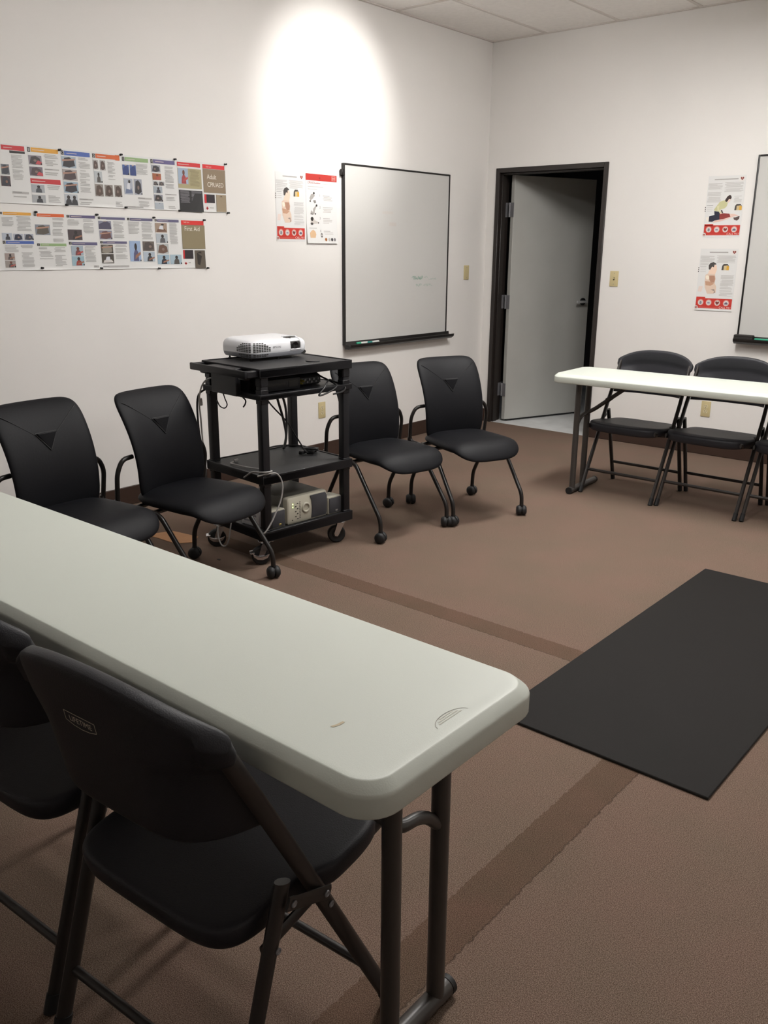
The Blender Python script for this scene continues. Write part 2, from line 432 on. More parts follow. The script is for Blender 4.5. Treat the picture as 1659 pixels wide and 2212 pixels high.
# ---------------------------------------------------------------- folding tables
TZ = .757; TL, TD = 2.44, .466
def fold_table():
    t = thing('folding_table', 'off-white plastic folding table in front with a foldaway C leg, nearest the camera', 'table', (3.744 - TL / 2, -5.535, 0), math.radians(.4), 'narrow white folding tables')
    bm = newbm()
    def outline(hx, hy, r, n=8):
        o = []
        for cx, cy, a in ((hx - r, hy - r, 0), (-hx + r, hy - r, 90), (-hx + r, -hy + r, 180), (hx - r, -hy + r, 270)):
            o += [(cx + r * math.cos(math.radians(a + 90 * k / n)), cy + r * math.sin(math.radians(a + 90 * k / n))) for k in range(n + 1)]
        return o
    hx, hy = TL / 2, TD / 2; rings = []
    for inset, z in ((.030, TZ - .006), (.0205, TZ - .0001), (.0185, TZ - .0004), (.0168, TZ - .0014), (.0035, TZ - .0135), (.0012, TZ - .0160), (.0003, TZ - .0185), (0, TZ - .021), (0, TZ - .050), (.0015, TZ - .0535), (.006, TZ - .055), (.012, TZ - .054), (.012, TZ - .028)):
        rings.append([bm.verts.new((x, y, z)) for x, y in outline(hx - inset, hy - inset, .062 - inset * .6)])
    # first ring is replaced by a flat top one
    for v in rings[0]: v.co.z = TZ - .0002
    n = len(rings[0])
    for a, b in zip(rings, rings[1:]):
        for i in range(n): bm.faces.new((a[i], a[(i + 1) % n], b[(i + 1) % n], b[i]))
    bm.faces.new(rings[0]); bm.faces.new(rings[-1][::-1])
    top = obj('tabletop', bm, M_table, t, smooth=50)
    bm = newbm()                                         # steel rails under the top
    for y in (-.17, .17): box(bm, (-hx + .09, y - .012, TZ - .058), (hx - .09, y + .012, TZ - .030), .003, 1)
    obj('under_rail', bm, M_tabletube, t)
    for s in (-1, 1):
        x = s * (hx - .150)
        for y in (.142, -.004):
            bm = newbm(); tube(bm, [(x, y, .030), (x, y, TZ - .03)], .0185, 16); obj('leg', bm, M_tabletube, t)
        bm = newbm(); tube(bm, [(x, .185, .021), (x, -.195, .021)], .0205, 16); ft = obj('foot', bm, M_tabletube, t)
        for y0, y1 in ((.179, .190), (-.2, -.189)):
            bm = newbm(); lathe(bm, [(0, y0), (.0215, y0), (.0215, y1), (0, y1)], (x, 0, .0215), (0, 1, 0), 16); obj('foot_cap', bm, M_rubber, ft)
        bm = newbm(); tube(bm, [(x, .142, .432), (x, .085, .488), (x, .012, .496), (x - s * .045, -.004, .522), (x - s * .29, -.008, TZ - .045)], .0125, rad=.045)
        tube(bm, [(x - s * .125, -.005, .586), (x - s * .155, -.0055, .609)], .0155)
        obj('brace', bm, M_tabletube, t)
    return t, top
table, tabletop = fold_table()
far_table = dup(table, (1.70 + TL / 2 * math.cos(math.radians(2.9)), -1.52 + TL / 2 * math.sin(math.radians(2.9)), 0), math.radians(182.9), 'off-white plastic folding table by the back wall to the right of the door')
# marks on the near table only: a moulded maker's oval with its lines, and a tan scuff
def near_table_marks():
    hx = TL / 2
    ink = Ink((0, 0, TZ - .0002), (1, 0, 0), (0, 1, 0), (0, 0, 1))
    ox, oy, R = hx - .041, .018, .042
    pts = []
    for k in range(25):
        a = math.radians(95 + 170 * k / 24); pts.append((ox + .021 * math.cos(a), oy + R * math.sin(a)))
    for (x0, y0), (x1, y1) in zip(pts, pts[1:]):
        dx, dy = x1 - x0, y1 - y0; l = math.hypot(dx, dy); nx, ny = -dy / l * .0006, dx / l * .0006
        ink.poly([(x0 + nx, y0 + ny), (x1 + nx, y1 + ny), (x1 - nx, y1 - ny), (x0 - nx, y0 - ny)], '8b897c')
    for k, w_ in enumerate((.018, .026, .031)):
        x = ox - .0175 + k * .0048
        ink.rect(x, oy - w_, x + .0022, oy + w_, 'bfbeb0', .0005)
    return ink.build('moulded_mark', table)
near_table_marks()
ink = Ink((0, 0, TZ - .0002), (1, 0, 0), (0, 1, 0), (0, 0, 1))
sx_, sy_ = TL / 2 - .176, -.130
ink.poly([(sx_ - .001, sy_), (sx_ + .003, sy_ + .010), (sx_ + .004, sy_ + .024), (sx_ + .009, sy_ + .025), (sx_ + .009, sy_ + .012), (sx_ + .005, sy_ + .001)], 'bdae90')
ink.build('scuff', table)

# ---------------------------------------------------------------- folding chairs
TA, TB = .22, .53                                        # front tube line: y = TA - TB z
def fold_chair():
    t = thing('folding_chair', '', 'chair', (3.295, -5.668, 0), math.radians(4), 'dark plastic folding chairs')
    def ft(z): return TA - TB * z
    for s in (-1, 1):
        bm = newbm(); tube(bm, [(s * .235, ft(.012), .012), (s * .235, ft(.56), .56), (s * .228, ft(.80), .80)], .0165, 12, .0105, (1, 0, 0)); lg = obj('front_leg', bm, M_foldtube, t)
        bm = newbm(); tube(bm, [(s * .235, ft(0), 0), (s * .235, ft(.04), .04)], .0185, 12, .0125, (1, 0, 0)); obj('foot_cap', bm, M_rubber, lg)
        bm = newbm(); tube(bm, [(s * .2345, -.235, .012), (s * .2345, -.0886, .495)], .0175, 12, .0105, (1, 0, 0)); lg = obj('rear_leg', bm, M_foldtube, t)
        bm = newbm(); tube(bm, [(s * .2345, -.2386, 0), (s * .2345, -.2266, .04)], .0195, 12, .0125, (1, 0, 0)); obj('foot_cap', bm, M_rubber, lg)
        bm = newbm(); tube(bm, [(s * .251, -.095, .462), (s * .251, .010, .417)], .0135, 10, .0032, (1, 0, 0))
        lk = obj('side_link', bm, M_foldtube, t)
        bm = newbm(); tube(bm, [(s * .219, -.125, .372), (s * .219, .215, .436)], .0135, 10, .006, (1, 0, 0)); obj('seat_rail', bm, M_foldtube, t)
        for y, z, x in ((-.083, .457, .2543), (.000, .421, .2543), (.021, .381, .2460), (-.115, .381, .2460)):
            bm = newbm(); lathe(bm, [(0, 0), (.0065, 0), (.0062, .0016), (.0045, .0024), (.0028, .0012), (0, .0012)], (s * x, y, z), (s, 0, 0), 12)
            obj('rivet', bm, M_hinge, t)
    for y, z in ((ft(.14), .14), (-.235 + .30 * .13, .13)):
        bm = newbm(); tube(bm, [(-.235, y, z), (.235, y, z)], .0095, 10); obj('stretcher', bm, M_foldtube, t)
    bm = newbm()
    def seat(u, v):
        X, Y, m = squircle(u, v, 5.5)
        hw = .211 + .030 * min(1, max(0, (Y + .12) / .30)) ** .8
        y = .006 + .208 * Y + (.022 * (1 - X * X) if Y > 0 else -.012 * (1 - X * X) * -1 * 0) * max(0, Y)
        z = .434 + .075 * y - .010 * (1 - X * X) * (1 - Y * Y) + (-.012 * max(0, Y - .75) / .25)
        k = (1 - m ** 60) ** .5 if m < 1 else 0
        return V((X * hw, y, z)), V((0, -.12, 1)).normalized(), .016 * k, (.040 if m > .80 else .010 + .030 * max(0, (m - .62) / .18)) * (1 if m < .999 else .0)
    def seat2(u, v):
        p, n, a, b = seat(u, v); m = max(abs(u), abs(v))
        return p, n, a, (.012 if m < .7 else .034) * (1 - m ** 60) ** .5 if m < 1 else 0
    sheet(bm, 40, 40, seat2); obj('seat', bm, M_fold, t, smooth=70)
    bm = newbm()
    def back(u, v):
        wv = (v + 1) / 2
        au = abs(u)
        zt = .800 + .076 * (1 - au ** 2.5) ** .75 if au < 1 else .800
        zb = .600 + .012 * au ** 6
        z = zb + (zt - zb) * wv
        wide = .2235 + .0255 * min(1, max(0, (z - .735) / .045))
        flare = wide * (1 - .02 * (1 - wv))
        x = u * flare
        bowk = .122 - .096 * wv
        y = TA - TB * z - bowk * (1 - au ** 5)
        t1 = .0055 + .016 * max(0, (wv - .70) / .30) ** .6 if wv > .7 else .0055
        if au > .86 and z > .75: t1 = max(t1, .0195 * min(1, (z - .75) / .03))
        e = max(au, abs(v)); k = (1 - e ** 16) ** .5 if e < 1 else 0
        nn = V((0, 1, .53 - .30 * (1 - au ** 3))).normalized()
        return V((x, y, z)), nn, t1 * 1.5 * k, (.0075 if au < .86 else max(.0075, t1)) * k
    sheet(bm, 34, 30, back); bk = obj('backrest', bm, M_fold, t, smooth=70)
    # maker's plate on the rear face of the backrest
    def rear(x, z):
        wv = (z - .60) / .275; u = x / .235
        return TA - TB * z - (.122 - .096 * wv) * (1 - abs(u) ** 5)
    ink = Ink((0, 0, 0), (1, 0, 0), (0, 0, 1), (0, -1, 0))
    nb = V((0, -1, -.24)).normalized()
    ink.pt = lambda x, y, h: V((x, rear(x, y), y)) + nb * (.0078 + h)
    cx, cz, hw, hh = -.022, .778, .039, .0115
    sg = [(-hw, -hh * .55), (-hw * .5, -hh), (0, -hh * 1.15), (hw * .5, -hh), (hw, -hh * .55), (hw, hh), (-hw, hh)]
    for (x0, y0), (x1, y1) in zip(sg, sg[1:] + sg[:1]):
        dx, dy = x1 - x0, y1 - y0; l = math.hypot(dx, dy); nx, ny = -dy / l * .0007, dx / l * .0007
        ink.poly([(cx + x0 + nx, cz + y0 + ny), (cx + x1 + nx, cz + y1 + ny), (cx + x1 - nx, cz + y1 - ny), (cx + x0 - nx, cz + y0 - ny)], 'c9c0b0')
    ink.text('LIFETIME', cx, cz - .0048, .0150, 'cfc6b6', .0004, 1.0, 'CENTER')
    ink.build('maker_label', bk)
    return t
chair = fold_chair()
chair['label'] = 'dark folding chair in front at the corner of the near white table, seen from behind'
dup(chair, (2.765, -5.680, 0), math.radians(3.5), 'dark folding chair cut off by the left picture edge, behind the near table')
for x, y, a, lb in ((2.126, -1.385, 180, 'dark folding chair behind the far white table, nearest the door'),
                    (2.624, -1.360, 180, 'middle dark folding chair behind the far white table, in front of the wall outlet'),
                    (3.130, -1.345, 180, 'dark folding chair at the far white table cut by the right picture edge')):
    dup(chair, (x, y, 0), math.radians(a), lb)

# ---------------------------------------------------------------- black upholstered chairs on castors
def back_mid(z):
    return -.152 - 1.12 * max(0, z - .52) ** 2
def roll_chair():
    t = thing('nesting_chair', '', 'chair', (0, 0, 0), 0, 'black padded chairs on castors along the left wall')
    bm = newbm()
    def seat(u, v):
        X, Y, m = squircle(u, v, 4.2)
        hw = .205 + .028 * (Y + 1) / 2
        y = .042 + .243 * Y + .018 * (1 - X * X) * max(0, Y)
        z = .418 - .055 * max(0, Y - .55) ** 2 / .2 + .012 * max(0, -Y) * Y * 0
        k = (1 - m ** 3.4) ** .5 if m < 1 else 0
        return V((X * hw, y, z)), V((0, 0, 1)), .047 * k, .036 * k
    sheet(bm, 28, 28, seat); obj('seat', bm, M_leather, t, smooth=80)
    bm = newbm()
    def back(u, v):
        X, Y, m = squircle(u, v, 8)
        z = .640 + .232 * Y
        hw = .2005 + .007 * Y
        y = back_mid(z) + .028 * X * X
        d = V((0, 2.24 * max(0, z - .52), 1)).normalized(); n = V((0, d.z, d.y)).normalized()
        k = (1 - m ** 5) ** .5 if m < 1 else 0
        return V((X * hw, y, z)), n, .026 * k, .020 * k
    sheet(bm, 28, 34, back); bk = obj('backrest', bm, M_leather, t, smooth=80)
    def front(x, z, h=0):
        X = min(.98, abs(x) / .206); Y = (z - .640) / .232; m = max(X, abs(Y)); k = (1 - min(.99, m) ** 5) ** .5
        d = V((0, 2.24 * max(0, z - .52), 1)).normalized(); n = V((0, d.z, d.y)).normalized()
        return V((x, back_mid(z) + .028 * X * X, z)) + n * (.026 * k + h)
    bm = newbm()                                         # stitched V seams
    for s in (-1, 1):
        tube(bm, [front(s * (.052 + .125 * k / 12), .738 + .09 * k / 12, .0002) for k in range(13)], .0016, 6)
    obj('seam', bm, M_seam, bk)
    bm = newbm()                                         # small triangular flap, lifted along its top edge
    tri = [(-.045, .738), (.045, .738), (0, .676)]
    o3 = [bm.verts.new(front(x, z, -.006)) for x, z in tri]; m3 = [bm.verts.new(front(x, z, h)) for (x, z), h in zip(tri, (.010, .010, .002))]
    i3 = [bm.verts.new(front(x * .84, .7173 + (z - .7173) * .84, h)) for (x, z), h in zip(tri, (.0115, .0115, .004))]
    for a, b in ((o3, m3), (m3, i3)):
        for i in range(3): bm.faces.new((a[i], a[(i + 1) % 3], b[(i + 1) % 3], b[i]))
    bm.faces.new(i3)
    obj('flap', bm, M_leather, bk, smooth=25)
    bm = newbm()
    for s in (-1, 1): tube(bm, [front(s * .049 * (1 - k / 8), .740 - .066 * k / 8, .0012) for k in range(9)], .0030, 6)
    tube(bm, [front(-.049 + .098 * k / 8, .741, .001) for k in range(9)], .0026, 6)
    obj('flap_seam', bm, M_seam, bk)
    for s in (-1, 1):
        bm = newbm()                                     # loop behind the back, then the rail under the seat down into the front leg
        tube(bm, [(s * .180, -.176, .606), (s * .236, -.176, .603), (s * .267, -.180, .545), (s * .262, -.198, .402), (s * .235, -.15, .392)], .0105, 12, rad=.045)
        lathe(bm, [(0, -.012), (.0135, -.012), (.0135, .012), (0, .012)], (s * .262, -.199, .412), (0, 0, 1), 12)
        obj('back_loop', bm, M_tube, t)
        bm = newbm(); tube(bm, [(s * .235, -.16, .391), (s * .235, .035, .387), (s * .235, .252, .125), (s * .235, .256, .058)], .0115, 12, rad=.035); fl = obj('front_leg', bm, M_tube, t)
        bm = newbm(); tube(bm, [(s * .222, .0, .386), (s * .222, -.10, .378), (s * .222, -.238, .150), (s * .222, -.243, .058)], .0115, 12, rad=.035); rl = obj('rear_leg', bm, M_tube, t)
        for leg, x, y, rot in ((fl, .235, .256, .5), (rl, .222, -.243, -.4)):
            bm = newbm(); c = V((s * x, y, .0300)); ax = V((math.cos(rot * s), math.sin(rot * s), 0))
            for q in (-1, 1):
                lathe(bm, [(0, q * .003), (.026, q * .003), (.0298, q * .009), (.0288, q * .020), (.021, q * .0285), (0, q * .0295)], c, ax, 18)
            lathe(bm, [(0, -.0045), (.020, -.0045), (.020, .0045), (0, .0045)], c + V((0, 0, .004)), ax, 14)
            tube(bm, [c, c + V((0, 0, .042))], .007, 10)
            lathe(bm, [(0, 0), (.0125, 0), (.0125, .008), (0, .008)], c + V((0, 0, .026)), (0, 0, 1), 12)
            obj('castor', bm, M_rubber, leg, smooth=50)
    bm = newbm(); tube(bm, [(-.235, -.02, .384), (.235, -.02, .384)], .010, 10); tube(bm, [(-.22, -.13, .391), (.22, -.13, .391)], .010, 10)
    box(bm, (-.11, -.14, .376), (.11, .10, .388), .003); obj('cross_frame', bm, M_tube, t)
    return t
rc = roll_chair()
def put_roll(o, x, y, deg, label):
    o.location = (x, y, 0); o.rotation_euler = (0, 0, math.radians(deg - 90)); o['label'] = label
put_roll(rc, 1.554, -2.420, -21.5, 'black padded chair on castors below the whiteboard, next to the doorway')
for x, y, d, lb in ((1.388, -2.947, -10.8, 'black padded chair on castors between the media cart and the chair by the door'),
                    (1.325, -4.210, 7.0, 'black padded chair on castors just left of the media cart, overlapping it'),
                    (1.262, -4.735, 5.0, 'black padded chair on castors half hidden behind the near white table')):
    put_roll(dup(rc, (0, 0, 0), 0, ''), x, y, d, lb)
# ---------------------------------------------------------------- media cart
CT = math.radians(84.65); CX, CY = 1.215, -3.575
cart = thing('media_cart', 'black plastic three-shelf media cart on four wheels carrying the white projector', 'cart', (CX, CY, 0), CT)
HX, HY = .2835, .2375
def tray(name, z0, z1, lip, m2):
    bm = newbm(); box(bm, (-HX, -HY, z0), (HX, HY, z1 - lip), .004, 1)
    for lo, hi in (((-HX, -HY, z0), (HX, -HY + .012, z1)), ((-HX, HY - .012, z0), (HX, HY, z1)), ((-HX, -HY + .012, z0), (-HX + .012, HY - .012, z1)), ((HX - .012, -HY + .012, z0), (HX, HY - .012, z1))): box(bm, lo, hi, .002, 1)
    o = obj(name, bm, M_cart, cart)
    bm = newbm(); box(bm, (-HX + .014, -HY + .014, z1 - lip - .002), (HX - .014, HY - .014, z1 - lip + .0012)); obj('shelf_mat', bm, m2, o, smooth=0)
    return o
tray('top_shelf', .915, .957, .005, M_carttop)
tray('under_shelf', .812, .838, .004, M_cart)
tray('middle_shelf', .410, .455, .005, M_carttop)
tray('bottom_shelf', .128, .178, .006, M_carttop)
for sx in (-1, 1):
    for sy in (-1, 1):
        bm = newbm(); x, y = sx * .252, sy * .208
        box(bm, (x - .0205, y - .0205, .13), (x + .0205, y + .0205, .93), .006, 2)
        for z0, z1 in ((.79, .86), (.872, .917), (.395, .412), (.452, .462), (.176, .186)): box(bm, (x - .0225, y - .0225, z0), (x + .0225, y + .0225, z1), .004, 1)
        obj('post', bm, M_cart, cart)
bm = newbm()                                            # pull handle with two openings
box(bm, (-.356, -.222, .918), (-.341, .232, .952), .005, 2)
for y0, y1 in ((-.222, -.196), (-.098, .110), (.206, .232)): box(bm, (-.345, y0, .918), (-HX + .004, y1, .950), .004, 1)
box(bm, (-.318, -.098, .820), (-.290, .11, .925), .004, 1)
for y in (.165, -.15): box(bm, (-.325, y - .03, .902), (-.29, y + .03, .920), .008, 2)
obj('pull_handle', bm, M_cart, cart)
bm = newbm(); box(bm, (-HX + .02, -.12, .832), (-HX + .03, .14, .915), 0); obj('side_panel', bm, M_cart, cart)
def cart_castor(x, y, rot, brake):
    bm = newbm(); T = Matrix.Translation((x, y, 0)) @ Matrix.Rotation(rot, 4, 'Z')
    box(bm, (-.036, -.03, .122), (.036, .03, .1265), .001, 1)
    lathe(bm, [(0, .122), (.020, .122), (.024, .112), (.015, .106), (0, .106)], (0, 0, 0), (0, 0, 1), 18)
    for s in (-1, 1): prism(bm, [(-.018, .110), (.018, .110), (.036, .052), (.032, .038), (.018, .036), (.010, .05)], s * .019 - .0012, s * .019 + .0012, 1)
    tube(bm, [(.023, -.024, .047), (.023, .024, .047)], .006, 10)
    box(bm, (-.017, -.0185, .104), (.017, .0185, .110), .001, 1)
    bmesh.ops.transform(bm, matrix=T, verts=bm.verts[:]); f = obj('castor', bm, M_chrome, cart)
    bm = newbm(); lathe(bm, [(0, -.0155), (.020, -.0155), (.024, -.012), (.040, -.015), (.0465, -.010), (.0475, 0), (.0465, .010), (.040, .015), (.024, .012), (.020, .0155), (0, .0155)], (.023, 0, .0475), (0, 1, 0), 28)
    bmesh.ops.transform(bm, matrix=T, verts=bm.verts[:]); obj('wheel', bm, M_rubber, f, smooth=30)
    if brake:
        bm = newbm()
        for s in (-1, 1): prism(bm, [(-.018, .060), (.004, .052), (.030, .050), (.056, .058), (.066, .066), (.060, .046), (.042, .032), (.018, .029), (-.006, .038)], s * .0235 - .0018, s * .0235 + .0018, 1, .001)
        prism(bm, [(.056, .070), (.078, .066), (.078, .060), (.056, .062)], -.0235, .0235, 1, .001)
        bmesh.ops.transform(bm, matrix=T, verts=bm.verts[:]); obj('brake_lever', bm, M_chrome, f)
cart_castor(-.248, -.19, math.radians(150), True); cart_castor(-.252, .185, math.radians(150), True)
cart_castor(.245, -.185, math.radians(146), False); cart_castor(.25, .185, math.radians(160), False)
def cl(x, y, z):
    """cart-local to room coordinates."""
    return V((CX + x * math.cos(CT) - y * math.sin(CT), CY + x * math.sin(CT) + y * math.cos(CT), z))
def cpath(pts): return [cl(*p) for p in pts]

# projector on the top shelf
PT = CT + math.radians(1.5)
pj = thing('projector', 'white projector with a grey base and vent grille on the top of the black cart', 'projector', cl(.036, .150, .9532), PT)
def rr(x, y, hx, hy, r, n=6): return [(x + sx * (hx - r) + r * math.cos(math.radians(a + 90 * k / n)), y + sy * (hy - r) + r * math.sin(math.radians(a + 90 * k / n))) for sx, sy, a in ((1, 1, 0), (-1, 1, 90), (-1, -1, 180), (1, -1, 270)) for k in range(n + 1)]
def loft(bm, rings):
    R = [[bm.verts.new(p) for p in r] for r in rings]; n = len(R[0])
    for a, b in zip(R, R[1:]):
        for i in range(n): bm.faces.new((a[i], a[(i + 1) % n], b[(i + 1) % n], b[i]))
    bm.faces.new(R[0][::-1]); bm.faces.new(R[-1])
def ring(hx, hy, r, z, x=0, y=0, slope=0): return [(a, b, z + slope * b) for a, b in rr(x, y, hx, hy, r)]
bm = newbm(); loft(bm, [ring(.160, .112, .035, .014), ring(.172, .123, .04, .017), ring(.178, .128, .043, .026), ring(.180, .130, .044, .036), ring(.178, .128, .043, .037)])
obj('base_shell', bm, M_grey, pj)
bm = newbm(); loft(bm, [ring(.179, .129, .044, .0365), ring(.182, .131, .045, .040), ring(.182, .131, .045, .062), ring(.180, .130, .045, .078, slope=.01), ring(.174, .125, .045, .090, slope=.02), ring(.164, .116, .042, .098, slope=.03), ring(.150, .102, .038, .102, slope=.035), ring(.03, .03, .02, .1045, slope=.035)])
up_ = obj('top_shell', bm, M_white, pj)
bm = newbm()                                            # recessed lens bay, front right and top
prism(bm, [(-.1322, .048), (-.1322, .074), (-.1300, .082), (-.117, .0935), (-.088, .1015), (-.070, .1035), (-.070, .080), (-.1, .048)], .062, .124, 0, .003)
obj('lens_bay', bm, M_dark, pj)
bm = newbm(); lathe(bm, [(0, -.0015), (.014, -.0025), (.016, -.003), (.018, -.003), (.018, .004), (0, .004)], (.092, -.1318, .064), (0, 1, 0), 24); obj('lens', bm, M_lens, pj)
bm = newbm()                                            # curved white surround of the bay
tube(bm, [(.128, -.1315, .044), (.129, -.1325, .072), (.129, -.1215, .0905), (.128, -.085, .1035)], .0055, 8, rad=.012)
tube(bm, [(.058, -.1325, .0455), (.130, -.1325, .0455)], .0035, 8)
tube(bm, [(.128, -.085, .1035), (.110, -.066, .1055), (.060, -.066, .1055)], .003, 8, rad=.01)
obj('bay_rim', bm, M_white, pj)
bm = newbm(); lathe(bm, [(0, .003), (.006, .003), (.007, 0), (0, 0)], (.082, -.100, .0985), (0, -.4, .9), 12); obj('focus_ring', bm, M_dark, pj)
# vent grille wrapping the front left corner
def side_pt(s, z, out=.0012):
    """point on the shell outline, s = distance along it from the corner: s<0 on the left end, s>0 on the front."""
    r, hx, hy = .045, .1822, .1312; arc = r * PI / 2
    if s > arc / 2: return V((-hx + r + (s - arc / 2), -hy - out, z))
    if s < -arc / 2: return V((-hx - out, -hy + r + (-s - arc / 2), z))
    a = math.radians(225) + (s / r); c = V((-hx + r, -hy + r, 0)); return c + V(((r + out) * math.cos(a), (r + out) * math.sin(a), z))
for sgn in (-1, 1):
    bm = newbm()
    for k in range(9):
        z = .022 + k * .0078
        for q in range(1, 8):
            s = sgn * (q * .0150 - .0035); wd = .0118
            if ((abs(s) + .002) / .108) ** 2 + ((z - .050) / .043) ** 2 > 1.0 or .0335 < z < .0395: continue
            p = [side_pt(s - wd / 2, z), side_pt(s + wd / 2, z), side_pt(s + wd / 2, z + .0050), side_pt(s - wd / 2, z + .0050)]
            bm.faces.new([bm.verts.new(v) for v in p])
    obj('vent_grille', bm, M_dark, up_, smooth=0)
ink = Ink((0, -.1324, 0), (1, 0, 0), (0, 0, 1), (0, -1, 0)); ink.text('EPSON', -.050, .059, .0140, '55565c', .0004, 1.15); ink.build('maker_lettering', up_)
for x, y in ((-.15, -.085), (.0, -.105), (.15, .09), (-.15, .09)):
    bm = newbm(); lathe(bm, [(0, 0), (.009, 0), (.009, .004), (.0045, .005), (.0045, .02), (0, .02)], (x, y, 0), (0, 0, 1), 14); obj('foot', bm, M_black, pj)
bm = newbm(); box(bm, (.135, -.127, .020), (.160, -.122, .032), .002); lathe(bm, [(0, 0), (.009, 0), (.009, -.006), (0, -.006)], (.160, -.118, .028), (.5, .87, 0), 14); obj('remote_sensor', bm, M_dark, pj)
# coaster-like ring of cable beside the projector
bm = newbm(); lathe(bm, [(0, 0), (.034, 0), (.036, .002), (.034, .004), (0, .004)], (0, 0, 0), (0, 0, 1), 24); o = obj('round_cap', bm, M_black); o.location = cl(.115, -.135, .9533); tag(o, 'flat black round cap lying on the cart top in front of the projector', 'cap')

# boxes on the shelf under the top
dv = thing('disc_player', 'flat black disc player on the left of the shelf under the cart top', 'player', cl(-.12, -.02, .8356), CT)
bm = newbm(); box(bm, (-.11, -.17, .004), (.11, .13, .058), .004, 2); bd = obj('case', bm, M_black, dv)
for x in (-.09, .09):
    for y in (-.15, .11):
        bm = newbm(); lathe(bm, [(0, 0), (.009, 0), (.008, .005), (0, .005)], (x, y, 0), (0, 0, 1), 12); obj('foot', bm, M_rubber, dv)
bm = newbm(); box(bm, (-.1, -.1715, .030), (.02, -.1695, .040)); box(bm, (.04, -.1715, .018), (.095, -.1695, .046)); obj('front_panel', bm, M_dark, bd)
rv = thing('receiver_box', 'dark grey receiver box with coloured sockets, right of the disc player under the cart top', 'receiver', cl(.085, .0, .8356), CT)
bm = newbm(); loft(bm, [ring(.088, .125, .02, .004), ring(.09, .127, .022, .008), ring(.09, .127, .022, .040), ring(.078, .115, .04, .056), ring(.05, .08, .04, .062)]); rb = obj('case', bm, M_black, rv)
bm = newbm(); box(bm, (-.082, -.1290, .010), (.082, -.1265, .038)); obj('socket_panel', bm, M_grey, rb, smooth=0).data.materials[0] = mat('socket_panel_grey', (.055, .06, .06), .5)
bm = newbm()
for k in range(7): lathe(bm, [(0, 0), (.0055, 0), (.0055, -.006), (0, -.006)], (-.02 + k * .014, -.129, .024 + .006 * (-1) ** k), (0, 1, 0), 10)
obj('sockets', bm, M_hinge, rb)
bm = newbm()
for x, z in ((-.066, .028), (-.055, .02), (-.045, .030)): lathe(bm, [(0, 0), (.006, 0), (.005, -.022), (.002, -.03), (0, -.03)], (x, -.129, z), (0, 1, .1), 10)
obj('plug', bm, M_yellow, rb)
ad = thing('network_switch', 'small black box at the left end of the shelf under the cart top', 'box', cl(-.215, .135, .8356), CT + .3)
bm = newbm(); box(bm, (-.05, -.035, 0), (.05, .035, .035), .004, 2); obj('case', bm, M_black, ad)
bm = newbm(); box(bm, (-.045, -.0362, .008), (.045, -.0345, .026)); obj('port_panel', bm, M_grey, ad, smooth=0)

# speakers and subwoofer on the bottom shelf
SZ = .1738
sw = thing('subwoofer', 'beige subwoofer with a round port and dark grille on the bottom shelf of the cart', 'speaker', cl(.002, -.085, SZ), CT + math.radians(1))
bm = newbm(); box(bm, (-.128, -.095, 0), (.128, .155, .135), .006, 2); cab = obj('cabinet', bm, M_grey, sw); cab.data.materials[0] = mat('subwoofer_cabinet', (.20, .195, .17), .5)
bm = newbm(); loft(bm, [[(x, -.125 + d, z) for x, z in rr(0, .069, .130 - i, .069 - i, .012)] for d, i in ((.034, 0), (.012, 0), (.004, .002), (0, .008))]); fb = obj('front_baffle', bm, M_beige, sw)
bm = newbm()
gp = [(.022, .010), (.118, .010), (.126, .03), (.128, .07), (.126, .11), (.116, .128), (.014, .128), (.024, .1), (.027, .07), (.026, .04)]
prism(bm, gp, -.1285, -.120, 1, .002); obj('grille', bm, M_grille, sw)
bm = newbm(); lathe(bm, [(.017, .02), (.017, -.004), (.019, -.0062), (.023, -.0062), (.0265, -.003), (.0265, .004), (.02, .02)], (-.012, -.125, .072), (0, 1, 0), 28); lathe(bm, [(0, .012), (.0172, .012), (.0172, .0125), (0, .0125)], (-.012, -.125, .072), (0, 1, 0), 28, 1)
obj('bass_port', bm, None, sw, mats=[M_beige, M_dark])
bm = newbm()
for k, z in enumerate((.103, .088)): lathe(bm, [(0, 0), (.0028, 0), (.0018, -.0016), (0, -.0018)], (-.096, -.1252, z), (0, 1, 0), 10)
obj('status_light', bm, M_led, fb)
bm = newbm()
for k in range(7): box(bm, (-.070 - (k % 2) * .012, -.1266, .022 + k * .013), (-.061 - (k % 2) * .012, -.1252, .0265 + k * .013), .0004, 1)
for k in range(11): box(bm, (-.055, -.1256, .026 + k * .008), (-.046, -.1251, .0285 + k * .008))
lathe(bm, [(0, 0), (.0035, 0), (.0035, -.001), (0, -.001)], (-.1, -.1252, .022), (0, 1, 0), 12)
obj('buttons', bm, M_dark, fb)
def satellite(loc, rz, label, logo):
    t = thing('satellite_speaker', label, 'speaker', loc, rz, 'small cube speakers beside the subwoofer')
    bm = newbm(); loft(bm, [[(x, y, z) for x, z in rr(0, .046, .046 - i, .046 - i, .006)] for y, i in ((-.052, .002), (-.046, 0), (.03, .002), (.045, .010))]); cb = obj('cabinet', bm, M_beige, t)
    bm = newbm(); prism(bm, [(-.041, .005), (.041, .005), (.041, .086), (-.041, .086)], -.0565, -.050, 1, .003); g = obj('grille', bm, M_grille, t)
    bm = newbm(); box(bm, (.0, -.0575, .013), (.016, -.0562, .022), .0004, 1); box(bm, (.003, -.0579, .015), (.013, -.0572, .020)); obj('badge', bm, None, g, smooth=0, mats=[mat('speaker_badge', logo, .4, .6)])
    return t
satellite(cl(-.183, -.155, SZ), CT + math.radians(4), 'small grey cube speaker in front of the cart post, left of the subwoofer', (.30, .24, .07))
